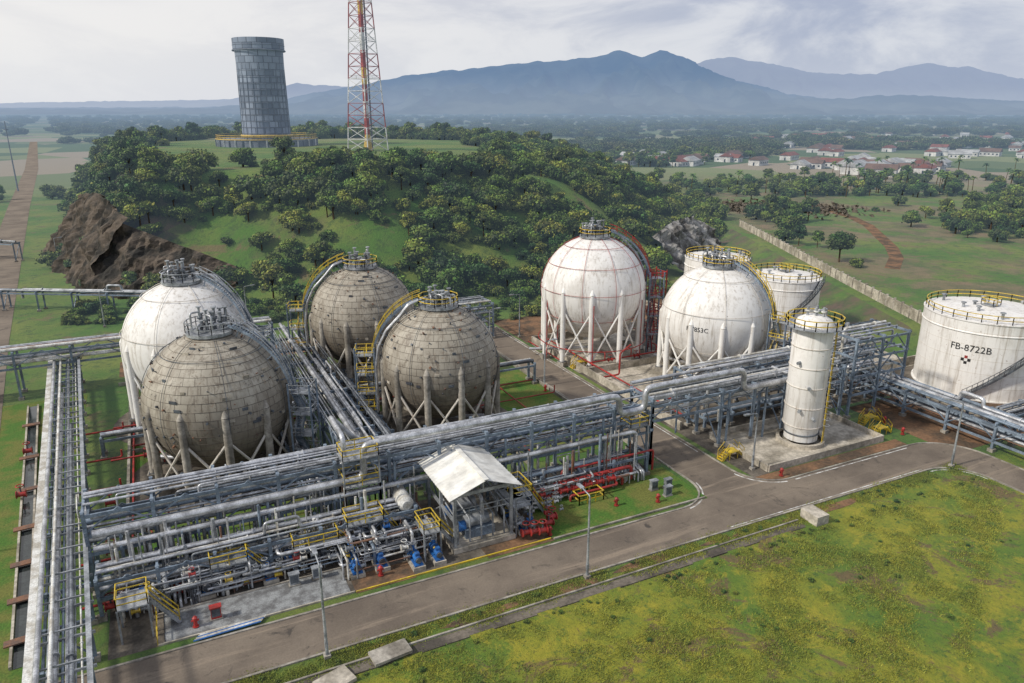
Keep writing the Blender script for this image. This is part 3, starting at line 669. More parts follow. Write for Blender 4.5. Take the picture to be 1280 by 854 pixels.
def pump(a,b_,yaw=math.pi/2,m='blue_paint',s_=1.):
    E=empty('pump',(a,b_,0)); d=V(math.cos(yaw),math.sin(yaw),0); k=M(); c=V(a,b_,0)
    k.box((a,b_,.2),(2.8*s_,1.3*s_,.4),'concrete_light',yaw); k.box((a,b_,.46),(2.5*s_,.9*s_,.12),'blue_paint',yaw); k.build('baseplate',E); k=M()
    k.tube(c-d*1.1*s_+V(0,0,.95),c-d*.1*s_+V(0,0,.95),.36*s_,m,14); k.tube(c-d*1.22*s_+V(0,0,.95),c-d*1.1*s_+V(0,0,.95),.3*s_,'steel_dark',14)
    k.box((a-d.x*.6*s_,b_-d.y*.6*s_,1.38),(.4,.4,.25),m,yaw)
    k.tube(c-d*.1*s_+V(0,0,.95),c+d*.4*s_+V(0,0,.95),.14,'yellow_paint',10); k.build('motor',E); k=M()
    k.tube(c+d*.4*s_+V(0,0,.95),c+d*1.*s_+V(0,0,.95),.42*s_,m,16); k.tube(c+d*.7*s_+V(0,0,1.),c+d*.7*s_+V(0,0,1.9),.17,m,10); k.tube(c+d*.7*s_+V(0,0,1.8),c+d*.7*s_+V(0,0,1.92),.32,'galvanised',12)
    k.path([c+d*1.*s_+V(0,0,.95),c+d*2.3*s_+V(0,0,.95),c+d*2.3*s_+V(0,0,2.6)],.17,'pipe_silver')
    k.path([c+d*.7*s_+V(0,0,1.9),c+d*.7*s_+V(0,0,3.),c+d*3*s_+V(0,0,3.)],.15,'pipe_silver'); k.build('casing',E)
for a in (12.3,14.6): pump(a,58.2)
for a in (17.6,19.6): pump(a,56.8,s_=.9)
pump(28.9,58.2,m='pipe_silver'); pump(0.,60.9,m='pipe_silver'); pump(5.2,60.7,m='pipe_silver')
pump(103,51,0.); pump(99,49,0.)
E=empty('horizontal_drum',(19,62,0)); k=M()
k.tube((18.2,60.9,3.9),(18.2,64,3.9),.75,'pipe_white',20); k.tube((18.2,60.6,3.9),(18.2,60.9,3.9),.45,'pipe_white',20,.75); k.tube((18.2,64,3.9),(18.2,64.3,3.9),.75,'pipe_white',20,.45)
for y in (61.4,63.5): k.box((18.2,y,1.65),(1.1,.3,3.3),'bluegrey_paint')
k.build('shell',E)
# pump shelter
E=empty('pump_shelter',(24.5,60.5,0)); k=M()
a0,a1,b0,b1,ze,zr=21.2,27.8,56.4,64.6,6.,7.3; am=(a0+a1)/2
for b_ in (b0+.5,60.5,b1-.5):
    for x in (a0+.4,a1-.4): k.beam((x,b_,0),(x,b_,ze),.28,.28,'galvanised'); k.box((x,b_,.25),(.7,.7,.5),'concrete')
    k.beam((a0,b_,ze-.1),(a1,b_,ze-.1),.2,.35,'galvanised'); k.beam((a0,b_,ze),(am,b_,zr-.12),.16,.2,'galvanised'); k.beam((am,b_,zr-.12),(a1,b_,ze),.16,.2,'galvanised'); k.beam((am,b_,ze),(am,b_,zr-.15),.14,.14,'galvanised')
for z in (3.2,ze-.15):
    for x in (a0+.4,a1-.4): k.beam((x,b0+.5,z),(x,b1-.5,z),.2,.28,'galvanised')
for x in (a0+.4,a1-.4): k.beam((x,b0+.5,.5),(x,60.5,3.1),.1,.1,'galvanised'); k.beam((x,60.5,3.1),(x,b1-.5,.5),.1,.1,'galvanised')
k.build('frame',E); k=M(); n=17
for sx_ in (-1,1):
    vs=[];fs=[]
    for i in range(n*2+1):
        b_=b0-.3+(b1-b0+.6)*i/(2*n); dz=.07*(i%2)
        vs+=[(am,b_,zr+dz),(am+sx_*(a1-a0+.8)/2,b_,ze-.05+dz),(am,b_,zr+dz-.06),(am+sx_*(a1-a0+.8)/2,b_,ze-.11+dz)]
    for i in range(2*n):
        o_=i*4; fs+=[(o_,o_+1,o_+5,o_+4),(o_+2,o_+6,o_+7,o_+3),(o_+1,o_+3,o_+7,o_+5)]
    k.add(vs,fs,'roof_sheet')
k.beam((am,b0-.35,zr+.08),(am,b1+.35,zr+.08),.5,.06,'roof_sheet'); k.build('roof',E); k=M()
k.box((24.5,60.5,.3),(6.4,8,.5),'concrete_light'); 
for y in (58.5,61.8):
    k.box((24.5,y,1.),(3.,1.6,.9),'bluegrey_paint'); k.tube((23.2,y,2.),(25.6,y,2.),.6,'galvanised',16); k.tube((22.4,y,1.6),(23.2,y,1.6),.5,'blue_paint',14)
    k.path([(25,y,2.5),(25,y,4.2),(25,y+4,4.2)],.2,'pipe_silver')
for q in range(5): k.path([(22+q*1.2,57.2,.6),(22+q*1.2,57.2,3.),(22+q*1.2,62,3.6)],.09,'galvanised',6)
k.rail([(21.6,56.9,3.3),(27.4,56.9,3.3)],'galvanised',1.1,1.3); k.box((28.6,58.6,3.2),(1.8,4,.1),'galvanised'); k.rail([(27.8,56.6,3.2),(29.5,56.6,3.2),(29.5,60.6,3.2)],'galvanised',1.1,1.3)
for x in (27.9,29.4): k.beam((x,56.8,0),(x,56.8,3.2),.14,.14,'galvanised')
k.build('compressors',E)
# fire-water piping (red)
E=empty('fire_water_piping',(36,60,0)); k=M()
k.path([(31,61.4,.6),(34.5,61.4,.6),(34.5,61.4,1.9),(44.5,61.4,1.9),(44.5,61.4,.3)],.2,'red_paint',10)
k.path([(34.5,60.9,.2),(34.5,60.9,1.2),(43,60.9,1.2),(43,60.9,.2)],.16,'red_paint',8)
k.path([(36,60.2,.2),(36,60.2,.8),(42,60.2,.8),(42,62,.8)],.14,'red_paint',8)
k.path([(36,62.2,.2),(36,62.2,2.8),(48,62.2,2.8),(48,62.2,.3)],.13,'red_paint',8)
for x in (35.5,37,38.5,40,41.5): valve(k,x,60.9,1.25,'red_paint',1.3)
k.path([(37,71,.5),(49,71,.5)],.1,'red_paint',6);k.path([(37.4,72,.5),(37.4,99,.5)],.1,'red_paint',6);k.path([(43,70,.5),(43,100,.5)],.09,'red_paint',6)
for b_ in (76,82,88,94): k.path([(37.4,b_,.5),(49.4,b_,.5),(49.4,b_,1.6)],.09,'red_paint',6)
k.path([(-6,94.7,.5),(14,94.7,.5)],.12,'red_paint',6);k.path([(-6,73,1.),(14,73,1.)],.13,'red_paint',6);k.path([(-5.8,70,.4),(-5.8,117,.4)],.12,'red_paint',6);k.path([(20,96.5,.5),(36,96.5,.5)],.12,'red_paint',6)
k.path([(-6,70.5,2.),(14,70.5,2.)],.13,'red_paint',6)
for b_ in (69,75.5,89,99): k.path([(-8,b_,1.5),(-2.5,b_,1.5),(-2.5,b_,.2)],.11,'red_paint',6); valve(k,-4.2,b_,1.5,'red_paint',1.2)
k.path([(59.4,70,1.5),(59.4,110,1.5)],.13,'red_paint',6);k.path([(59.4,94.2,1.6),(92,94.2,1.6)],.13,'red_paint',6);k.path([(84,94.6,1.4),(84,110,1.4)],.1,'red_paint',6)
k.path([(59.2,90,.6),(62,90,.6),(62,90,4.),(66,93,4.)],.14,'red_paint',6);k.path([(57.4,100,.4),(57.4,112,.4)],.1,'red_paint',6);k.path([(62,78,.8),(92,78,.8)],.12,'red_paint',6)
for x in np.arange(62,92,5.): k.path([(x,94.2,1.6),(x,94.2,2.8),(x,95.5,2.8)],.09,'red_paint',6); valve(k,x+1,94.2,1.6,'red_paint',1.1)
for z in (3,6,9,12): k.rail([(75.5,101,z),(78.5,101,z),(78.5,104,z),(75.5,104,z)],'red_paint',1.1,1.,.06,True)
for x,y in ((75.5,101),(78.5,101),(78.5,104),(75.5,104)): k.beam((x,y,0),(x,y,13.5),.16,.16,'red_paint')
for x,y in ((-7.3,61),(-7.5,70),(-7.9,80),(28.6,56.),(29.4,55.8),(30.2,55.6),(-16.5,86),(-17.2,98),(31.4,56.6),(32.2,57.4)): valve(k,x,y,.8,'red_paint',1.4)
for y in (62,69,76,84,92,101): k.path([(-9.5-.07*(y-60),y,.5),(-7,y,.5),(-7,y,1.4)],.12,'red_paint',6)
k.build('pipes',E)
def hydrant(a,b_):
    k=M(); k.tube((a,b_,0),(a,b_,.9),.16,'red_paint',10); k.tube((a,b_,.9),(a,b_,1.05),.22,'red_paint',10,.08); k.tube((a-.3,b_,.65),(a+.3,b_,.65),.09,'red_paint',8); k.tube((a,b_,.08),(a,b_,.14),.26,'red_paint',10); k.build('fire_hydrant')
for p in ((44.4,56.2),(31,55.6),(60.6,54.9),(83,56.5),(-1.2,56.2),(93,50.5),(46.3,80),(14.2,56.4),(40,57.5),(84,60),(49,90)): hydrant(*p)
def cabinet(a,b_,m='galvanised',h=1.3):
    k=M(); k.box((a,b_,h/2+.15),(.8,.45,h),m); k.box((a,b_,h+.2),(.95,.6,.07),m); k.box((a,b_-.235,h/2+.2),(.66,.02,h-.3),'steel_dark'); k.box((a,b_,.08),(1,.6,.16),'concrete'); k.build('control_cabinet')
for p in ((45.6,58.6),(47.2,58.2),(46.2,56.9),(7.,58.4),(9.,58.5)): cabinet(*p,h=1.)
cabinet(.4,56.6,'red_paint',1.)
k=M()
for i in range(6): k.tube((-1.5+i*.1,54.2+i*.12,.22),(3.6+i*.1,54.35+i*.12,.22),.06,'pipe_white' if i%3 else 'blue_paint',6)
k.build('pipe_stack')
k=M()
for a,b_ in ((58.6,61.),(80.6,58.),(82.4,61.),(59.2,97)):
    k.box((a,b_,1.),(1.4,1.2,.08),'yellow_paint')
    for x in (-.6,.6):
        for y in (-.5,.5): k.beam((a+x,b_+y,0),(a+x,b_+y,1),.08,.08,'yellow_paint')
    k.stair([(a-1.6,b_,0.1),(a-.7,b_,1.)],(0,1,0),'yellow_paint','yellow_paint',.9); k.stair([(a+1.6,b_,0.1),(a+.7,b_,1.)],(0,1,0),'yellow_paint','yellow_paint',.9)
k.build('crossover_stile')
def lamp(a,b_,h=8.2,dx=0,dy=1,z=0):
    E=empty('street_lamp',(a,b_,z)); k=M(); k.box((a,b_,z+.15),(.5,.5,.3),'concrete'); k.tube((a,b_,z+.2),(a,b_,z+h-.3),.13,'galvanised',10,.08)
    k.path([(a,b_,z+h-.4),(a,b_,z+h),(a+dx*1.3,b_+dy*1.3,z+h+.15)],.06,'galvanised',8,.3); k.box((a,b_,z+1.2),(.24,.2,.5),'galvanised'); k.build('pole',E)
    k=M(); an=math.atan2(dy,dx); k.box((a+dx*1.6,b_+dy*1.6,z+h+.17),(.85,.34,.14),'galvanised',an); k.box((a+dx*1.6,b_+dy*1.6,z+h+.085),(.6,.26,.04),'lamp_glass',an); k.build('lamp_head',E)
lamp(7.6,48.1); lamp(30.7,48.1); lamp(80.3,48.,8.,-.5,.8); lamp(58.8,57.6,7,-1,0); lamp(49.9,92,7,1,0); lamp(49.9,112,7,1,0); lamp(57.6,116,8,-1,0); lamp(-20.8,76,7,1,0); lamp(97,76,7,-1,0)
for X,Y in ((-78,136),(-52,140),(-122,196),(-60,141)): a,b_=W(X,Y); lamp(a,b_,7,1,0)
# ------------------------------------------------------------ boundary wall & rock face
k=M(); pts=[]
for Y in np.arange(126,246,3.):
    X=74.2+.6*math.sin(Y/30); a,b_=W(X,Y); pts.append((a,b_,h1(X,Y)))
k.strip(pts,.25,-.5,2.,'concrete_light')
for p in pts: k.box((p[0],p[1],p[2]+1.),(.45,.45,2.6),'concrete',math.atan2(S,C))
k.build('boundary_wall')
def rockface(x0,y0,x1,y1,n1,n2,hf,back,seed):
    v=[]; dx,dy=x1-x0,y1-y0; L=math.hypot(dx,dy); nxx,nyy=-dy/L,dx/L
    if nyy<0: nxx,nyy=-nxx,-nyy
    for i in range(n1):
        t=i/(n1-1)
        for j in range(n2):
            s_=j/(n2-1); off=s_*back; nn=noise.fractal(Vector((t*L/7,seed,s_*3)),.8,2,6)+.8*abs(noise.noise(Vector((t*L/2.5,seed,s_*4))))
            X=x0+dx*t+nxx*(off-nn*1.6); Y=y0+dy*t+nyy*(off-nn*1.6)
            a,b_=W(X,Y); v.append((a,b_,hf(t)*s_+nn*.8-.8))
    f=[(i*n2+j,(i+1)*n2+j,(i+1)*n2+j+1,i*n2+j+1) for i in range(n1-1) for j in range(n2-1)]
    return v,f
k=M(); v,f=rockface(43,180,64,222,56,22,lambda t:11.5-3*abs(t-.4),9,1.); k.add(v,f,'rock'); k.build('rock_face')
k=M(); v,f=rockface(-136,212,-97,161,80,30,lambda t:20-6*abs(t-.55),12,5.); v2,f2=rockface(-97,161,-62,153,60,24,lambda t:17-11*t,11,8.)
k.add(v,f,'cliff_rock'); k.add(v2,f2,'cliff_rock'); k.build('rock_face')
# ------------------------------------------------------------ enclosed flare stack on hill
X0,Y0=-107.3,336; z0=h1(X0,Y0); a0,b0=W(X0,Y0)
E=empty('flare_stack',(a0,b0,z0)); q=.93; prof=[(10.9*q,0),(10.7*q,12),(10.4*q,24),(10.2*q,38.2),(10.2*q,38.3),(11.3*q,39.2),(11.3*q,43.4),(10.9*q,43.5),(10.7*q,43.),(10.4*q,30),(10.*q,20)]
n=64; me=bpy.data.meshes.new('cladding'); v=[];f=[];uvs=[];hz=[p[1] for p in prof]
for r_,z in prof:
    for i in range(n+1): t=2*math.pi*i/n; v.append((r_*math.cos(t),r_*math.sin(t),z))
for j in range(len(prof)-1):
    for i in range(n):
        f.append((j*(n+1)+i,j*(n+1)+i+1,(j+1)*(n+1)+i+1,(j+1)*(n+1)+i)); uvs+=[i/n,hz[j]/44,(i+1)/n,hz[j]/44,(i+1)/n,hz[j+1]/44,i/n,hz[j+1]/44]
me.from_pydata(v,[],f); l=me.uv_layers.new(name='UVMap'); l.data.foreach_set('uv',uvs); me.materials.append(MAT['stack_panels']); ob=link(bpy.data.objects.new('cladding',me)); ob.parent=E
k=M()
for z in np.arange(2.5,43,2.55): k.ring((a0,b0,z0+z),(10.95-.017*z if z<38.5 else 11.35)*q,.11,'mast_grey',64,4)
for i in range(24):
    t=2*math.pi*i/24; k.beam((a0+10.98*q*math.cos(t),b0+10.98*q*math.sin(t),z0),(a0+10.3*q*math.cos(t),b0+10.3*q*math.sin(t),z0+38),.2,.2,'mast_grey')
k.ring((a0,b0,z0+38.7),11.5*q,.3,'mast_grey',64,5); k.build('stiffeners',E); k=M()
k.rev([(21,-2),(21,2.6),(20.4,2.9),(11*q,2.9)],(a0,b0,z0),'mast_grey',56,False); k.rev([(21.3,2.9),(21.3,3.3),(20.6,3.3)],(a0,b0,z0),'mast_yellow',56,False)
k.rail([(a0+21*math.cos(2*math.pi*i/48),b0+21*math.sin(2*math.pi*i/48),z0+3.2) for i in range(48)],'mast_yellow',1.5,2,.1,True)
for i in range(40):
    t=2*math.pi*i/40; k.beam((a0+21.2*math.cos(t),b0+21.2*math.sin(t),z0-1),(a0+21.2*math.cos(t),b0+21.2*math.sin(t),z0+2.8),.5,.5,'mast_white' if i%2 else 'mast_grey')
k.ring((a0,b0,z0+4.2),11.3*q,.5,'mast_yellow',56,5); k.build('base_ring',E)
# lattice mast
X0,Y0=-55,292; z0=h1(X0,Y0); a0,b0=W(X0,Y0); E=empty('lattice_flare_mast',(a0,b0,z0)); k=M()
Hh=78; hw=lambda z:6.3-3.1*z/55 if z<55 else 3.2-1.*(z-55)/23
zs=list(np.arange(0,Hh+.1,4.33)); rot=.5
def cr(z,i):
    t=rot+math.pi/2*i+math.pi/4; q=hw(z)*1.2; return V(a0+q*math.cos(t),b0+q*math.sin(t),z0+z)
for j,(za,zb) in enumerate(zip(zs[:-1],zs[1:])):
    mm='mast_red' if j%4 in(2,3) else 'mast_white'
    for i in range(4):
        p,q,r_,s_=cr(za,i),cr(za,i+1),cr(zb,i),cr(zb,i+1)
        k.tube(p,r_,.22,mm,6); k.tube(p,s_,.09,mm,5); k.tube(q,r_,.09,mm,5); k.tube(r_,s_,.10,mm,5)
    if j%3==2: k.rail([cr(zb,i) for i in range(4)],'mast_white',1.2,3,.05,True)
k.build('lattice',E); k=M()
for j in range(13): k.tube((a0,b0,z0+6*j),(a0,b0,z0+6*j+6),.95 if j else 1.8,['mast_yellow','mast_red','mast_white','mast_red'][j%4 if j else 0],14,.95)
k.tube((a0+2,b0+1,z0),(a0+1.6,b0+.8,z0+76),.3,'mast_grey',6)
k.build('flare_riser',E)
k=M(); a,b_=W(-250,380); k.tube((a,b_,0),(a,b_,34),.4,'mast_grey',6,.2); k.tube((a-1.,b_,30),(a+1,b_,30),.15,'mast_grey',5); k.build('antenna_pole')
# ------------------------------------------------------------ vegetation
def tree_proto(name,Hc,Rc,nl,leaf,nlobes,seed,trunk=True,zs=.75,mat='foliage',base=.0,core=True,lowz=.45):
    rg=np.random.default_rng(seed); v=[];f=[];mi=[];col=[]
    lob=[]
    for i in range(nlobes):
        t=rg.uniform(0,6.28); rr=Rc*.66*math.sqrt(rg.uniform(0,1)); z=Hc*(lowz+(.85-lowz)*rg.uniform()*(1-.5*rr/Rc))+base
        lob.append((rr*math.cos(t),rr*math.sin(t),z,Rc*rg.uniform(.2,.46),rg.uniform(.5,1.55)))
    for i in range(nl):
        L=lob[rg.integers(nlobes)]; d=rg.normal(size=3); d/=np.linalg.norm(d)
        if d[2]<-.5: d[2]*=-1
        rr=L[3]*(.6+.68*rg.uniform()); p=np.array([L[0]+d[0]*rr,L[1]+d[1]*rr,L[2]+d[2]*rr*zs])
        nrm=d+rg.normal(size=3)*.6; nrm/=np.linalg.norm(nrm); t=np.cross(nrm,rg.normal(size=3)); t/=np.linalg.norm(t); u=np.cross(nrm,t); s=leaf*rg.uniform(.5,1.4)
        o_=len(v)
        v+= [tuple(p-t*s),tuple(p-u*s*.6),tuple(p+t*s),tuple(p+u*s*.6)]; f.append((o_,o_+1,o_+2,o_+3)); mi.append(0)
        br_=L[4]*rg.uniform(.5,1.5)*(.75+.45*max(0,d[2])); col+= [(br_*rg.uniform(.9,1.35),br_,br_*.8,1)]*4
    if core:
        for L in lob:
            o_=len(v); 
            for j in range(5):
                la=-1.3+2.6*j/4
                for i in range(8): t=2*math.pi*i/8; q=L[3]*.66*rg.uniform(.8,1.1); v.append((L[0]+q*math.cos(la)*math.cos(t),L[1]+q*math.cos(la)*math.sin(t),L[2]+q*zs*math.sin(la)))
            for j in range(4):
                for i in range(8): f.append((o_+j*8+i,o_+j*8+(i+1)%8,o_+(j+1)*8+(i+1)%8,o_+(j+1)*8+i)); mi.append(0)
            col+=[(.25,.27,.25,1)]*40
    if trunk:
        def tb(p,q,r1,r2):
            o_=len(v); n=6
            for e,rr in ((p,r1),(q,r2)):
                for i in range(n): t=2*math.pi*i/n; v.append((e[0]+rr*math.cos(t),e[1]+rr*math.sin(t),e[2])); col.append((1,1,1,1))
            for i in range(n): f.append((o_+i,o_+(i+1)%n,o_+n+(i+1)%n,o_+n+i)); mi.append(1)
        tb((0,0,-.6),(.1,.1,Hc*.45),Rc*.07,Rc*.045)
        for L in lob[:7]: tb((.1,.1,Hc*rg.uniform(.3,.45)),L[:3],Rc*.04,Rc*.015)
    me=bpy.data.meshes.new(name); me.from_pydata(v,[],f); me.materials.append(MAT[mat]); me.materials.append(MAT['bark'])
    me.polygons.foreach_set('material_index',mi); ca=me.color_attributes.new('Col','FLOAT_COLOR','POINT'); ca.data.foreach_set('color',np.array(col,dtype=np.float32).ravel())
    return me
def palm_proto(name,seed):
    rg=np.random.default_rng(seed); v=[];f=[];mi=[];col=[]; H=8.5; n=6
    for j in range(6):
        z=H*j/5
        for i in range(n): t=2*math.pi*i/n; r_=.22-.02*j; v.append((.02*z*z*.5+r_*math.cos(t),r_*math.sin(t),z)); col.append((1,1,1,1))
    for j in range(5):
        for i in range(n): f.append((j*n+i,j*n+(i+1)%n,(j+1)*n+(i+1)%n,(j+1)*n+i)); mi.append(1)
    cx=.01*H*H
    for q in range(18):
        t=2*math.pi*q/18+rg.uniform(-.2,.2); el=rg.uniform(.0,1.1); prev=None; L=3.2
        for s in range(6):
            w=.55*math.sin(math.pi*(s+.6)/6.2)+.05; d=L*s/5; x=d*math.cos(el)*.9; z=H+d*math.sin(el)-.12*d*d*1.3
            o_=len(v); c_,sn_=math.cos(t),math.sin(t)
            v+=[(cx+x*c_-w*sn_,x*sn_+w*c_,z-.25*w),(cx+x*c_,x*sn_,z),(cx+x*c_+w*sn_,x*sn_-w*c_,z-.25*w)]; b_=rg.uniform(.7,1.4); col+=[(b_,b_,b_*.8,1)]*3
            if prev is not None:
                f+=[(prev,prev+1,o_+1,o_),(prev+1,prev+2,o_+2,o_+1)]; mi+=[0,0]
            prev=o_
    me=bpy.data.meshes.new(name); me.from_pydata(v,[],f); me.materials.append(MAT['foliage']); me.materials.append(MAT['bark'])
    me.polygons.foreach_set('material_index',mi); ca=me.color_attributes.new('Col','FLOAT_COLOR','POINT'); ca.data.foreach_set('color',np.array(col,dtype=np.float32).ravel())
    return me
def tuft_proto(name,seed):
    rg=np.random.default_rng(seed); v=[];f=[];col=[]
    for i in range(26):
        x,y=rg.normal(size=2)*.34; t=rg.uniform(0,6.28); h=rg.uniform(.03,.14); w=.035; l=rg.normal(size=2)*.12; o_=len(v)
        v+=[(x-w*math.cos(t),y-w*math.sin(t),-.02),(x+w*math.cos(t),y+w*math.sin(t),-.02),(x+l[0],y+l[1],h)]; f.append((o_,o_+1,o_+2)); b_=rg.uniform(.45,1.2); col+=[(b_,b_,b_,1)]*3
    me=bpy.data.meshes.new(name); me.from_pydata(v,[],f); me.materials.append(MAT['grass_blades']); ca=me.color_attributes.new('Col','FLOAT_COLOR','POINT'); ca.data.foreach_set('color',np.array(col,dtype=np.float32).ravel()); return me
def scatter(name,proto,P_,child):
    v=[];f=[]
    for i,(x,y,z,s) in enumerate(P_):
        t=random.uniform(0,6.28); h=s/2*math.sqrt(2)
        for q in range(4): an=t+math.pi/2*q; v.append((x+h*math.cos(an),y+h*math.sin(an),z))
        f.append((4*i,4*i+1,4*i+2,4*i+3))
    me=bpy.data.meshes.new(name); me.from_pydata(v,[],f); p=link(bpy.data.objects.new(name,me))
    p.instance_type='FACES'; p.use_instance_faces_scale=True; p.instance_faces_scale=1.; p.show_instancer_for_render=False
    c_=link(bpy.data.objects.new(child,proto)); c_.parent=p
protos=[tree_proto('crown_a',7.,3.6,1500,.34,15,1,lowz=.3),tree_proto('crown_b',5.6,4.3,1500,.36,18,2,lowz=.22),tree_proto('crown_c',10.,2.9,1400,.32,15,3,lowz=.35,zs=.9),tree_proto('crown_d',3.4,2.9,900,.30,12,4,lowz=.12)]
N=17000; X=rng.uniform(-215,90,N); Y=rng.uniform(140,480,N); d=hill_d(X,Y)
t=d/hwid(X)
clear=vn(X,Y,17.,3)+.6*vn(X,Y,7.,8)
slope=(t>-.05)&(t<1.2)&(clear<1.0)
cx1=(np.hypot((X+66)/13,(Y-172)/9)<1)|(np.hypot((X+36)/11,(Y-168)/6)<1)|(np.hypot((X+8)/22,(Y-211)/6)<1)|(np.hypot((X-22)/14,(Y-207)/6)<1)|(np.hypot((X+45)/24,(Y-157)/4.5)<1)|(np.hypot((X+6)/12,(Y-172)/4)<1)
slope&=~(cx1&(rng.uniform(size=N)<.9))
rightwood=(t>=1.1)&(X>-8)&(clear<.95)
plat=(t>=1.1)&(X<=-8)&(vn(X,Y,25.,9)>.8)&(np.hypot(X+110,Y-336)>34)&(Y>330)
rim=(t>=1.0)&(t<1.6)&(Y>380)
rock=(X>36)&(X<72)&(Y<232)&(d<9)
cliff=(X<-62)&(d<11)&(Y<225)&(rng.uniform(size=N)<.8)
keep=(slope|rightwood|plat|rim)&(~rock)&(~cliff)&(Y<470)&(np.hypot(X+55,Y-292)>14)
X=X[keep];Y=Y[keep]; Z=height(X,Y)
lists=[[],[],[],[]]
for x,y,z in zip(X,Y,Z):
    a,b_=W(x,y); i=random.choices(range(4),[.24,.24,.09,.43])[0]; lists[i].append((a,b_,z-.4,random.choice([random.uniform(.3,.6),random.uniform(.5,.95),random.uniform(.7,1.2)])))
for q in range(300):
    x2=random.uniform(-90,60); y2=146+max(0,x2)*.62+random.uniform(-8,6)
    if 36<x2<72: continue
    a,b_=W(x2,y2)
    if b_<127 and a>-10: continue
    lists[3].append((a,b_,h1(x2,y2)-.3,random.uniform(.2,.75)))
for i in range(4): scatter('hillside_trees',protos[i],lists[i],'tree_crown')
print('hill trees',sum(map(len,lists)))
clump=[tree_proto('clump_a',9.,14.,1200,1.0,26,11,False,.55,'foliage_far'),tree_proto('clump_b',11.,11.,1000,1.0,20,12,False,.8,'foliage_far')]
N=10000; r_=300*np.exp(rng.uniform(0,math.log(14),N)); az=rng.uniform(-.72,.72,N); X=r_*np.sin(az);Y=r_*np.cos(az)
dn=vn(X,Y,110.,4)+.7*vn(X,Y,47.,6)+.0003*(r_-500)
keep=(hill_d(X,Y)<-6)&(dn>.2-.4*(r_>1500))
roadx=-209+(Y-316)*-.6; keep&=~((np.abs(X-roadx)<22))
keep&=~((r_<430)&(X>70)&(Y<385)); keep&=~((X<-170)&(Y<900)&(vn(X,Y,40,2)<.6))
X=X[keep];Y=Y[keep];R_=r_[keep]; L1=[[],[]]; L2=[[],[],[],[]]
for x,y,r1 in zip(X,Y,R_):
    a,b_=W(x,y); z=h1(x,y)
    if r1<620:
        for q in range(3):
            x2,y2=x+random.gauss(0,9),y+random.gauss(0,9)
            if hill_d(np.array([x2]),np.array([y2]))[0]<-3: a,b_=W(x2,y2); L2[random.randrange(4)].append((a,b_,z-.3,random.uniform(.6,1.3)))
    else: L1[random.randrange(2)].append((a,b_,z-1.,random.uniform(.35,.9)*(1+r1/7000)))
for i in range(2): scatter('distant_trees',clump[i],L1[i],'tree_clump')
for cx_,cy_,sx_,sy_,n in ((165,238,14,13,90),(192,262,20,16,90),(-215,345,22,8,30),(98,262,6,14,22),(84,215,2,10,6),(215,335,60,7,70),(130,338,40,7,46),(110,372,50,8,50),(250,400,70,10,60)):
    for q in range(n):
        x2,y2=random.gauss(cx_,sx_),random.gauss(cy_,sy_)
        if abs(x2-(-209+(y2-316)*-.6))<9 or x2-74<2 and x2>0 and y2<250: continue
        a,b_=W(x2,y2); L2[random.randrange(4)].append((a,b_,h1(x2,y2)-.3,random.uniform(.5,1.2)))
for i in range(4): scatter('plain_trees',protos[i],L2[i],'tree_crown')
pp=[]
for cx_,cy_,sx_,sy_,n in ((120,350,40,6,12),(190,345,30,8,12),(230,430,60,30,22)):
    for q in range(n):
        x2,y2=random.gauss(cx_,sx_),random.gauss(cy_,sy_)
        if hill_d(np.array([x2]),np.array([y2]))[0]>-4: continue
        a,b_=W(x2,y2); pp.append((a,b_,h1(x2,y2),random.uniform(.7,1.1)))
scatter('coconut_palms',palm_proto('palm_mesh',5),pp,'palm')
def tree(X,Y,proto,s,name='broadleaf_tree'):
    a,b_=W(X,Y); o=link(bpy.data.objects.new(name,proto)); o.location=(a,b_,h1(X,Y)-.2); o.scale=(s,)*3; o.rotation_euler=(0,0,X)
big=tree_proto('tree_big',9.,4.,3200,.30,18,21)
tree(82.5,184,big,.95); tree(84,178,protos[3],.7,'shrub'); tree(-24,156,protos[0],.9); tree(-36,149,protos[2],.8); tree(-17,153,protos[0],.8)
tl=[tuft_proto('tuft_a',1),tuft_proto('tuft_b',2)]
pts=[[],[]]
for i in range(34000):
    a=random.uniform(-2,84); b_=random.uniform(8,45.2) if random.random()<.8 else random.uniform(46.8,48.4)
    x,y=Wi(a,b_)
    if y<34 or a>81 or abs(x)>y*.75: continue
    if noise.noise(Vector((a/4,b_/4,0)))+.9*noise.noise(Vector((a/1.1,b_/1.1,3)))<.02: continue
    pts[i%2].append((a,b_,0.01,random.uniform(.5,1.5)))
for i in range(2): scatter('grass',tl[i],pts[i],'grass_tuft')
wd=[]
for i in range(150):
    a=random.uniform(-2,80); b_=random.choice([random.uniform(44.6,45.2),random.uniform(46.8,48.2),random.uniform(30,45)]); wd.append((a,b_,-.05,random.uniform(.04,.12)))
scatter('weeds',protos[3],wd,'weed_clump')
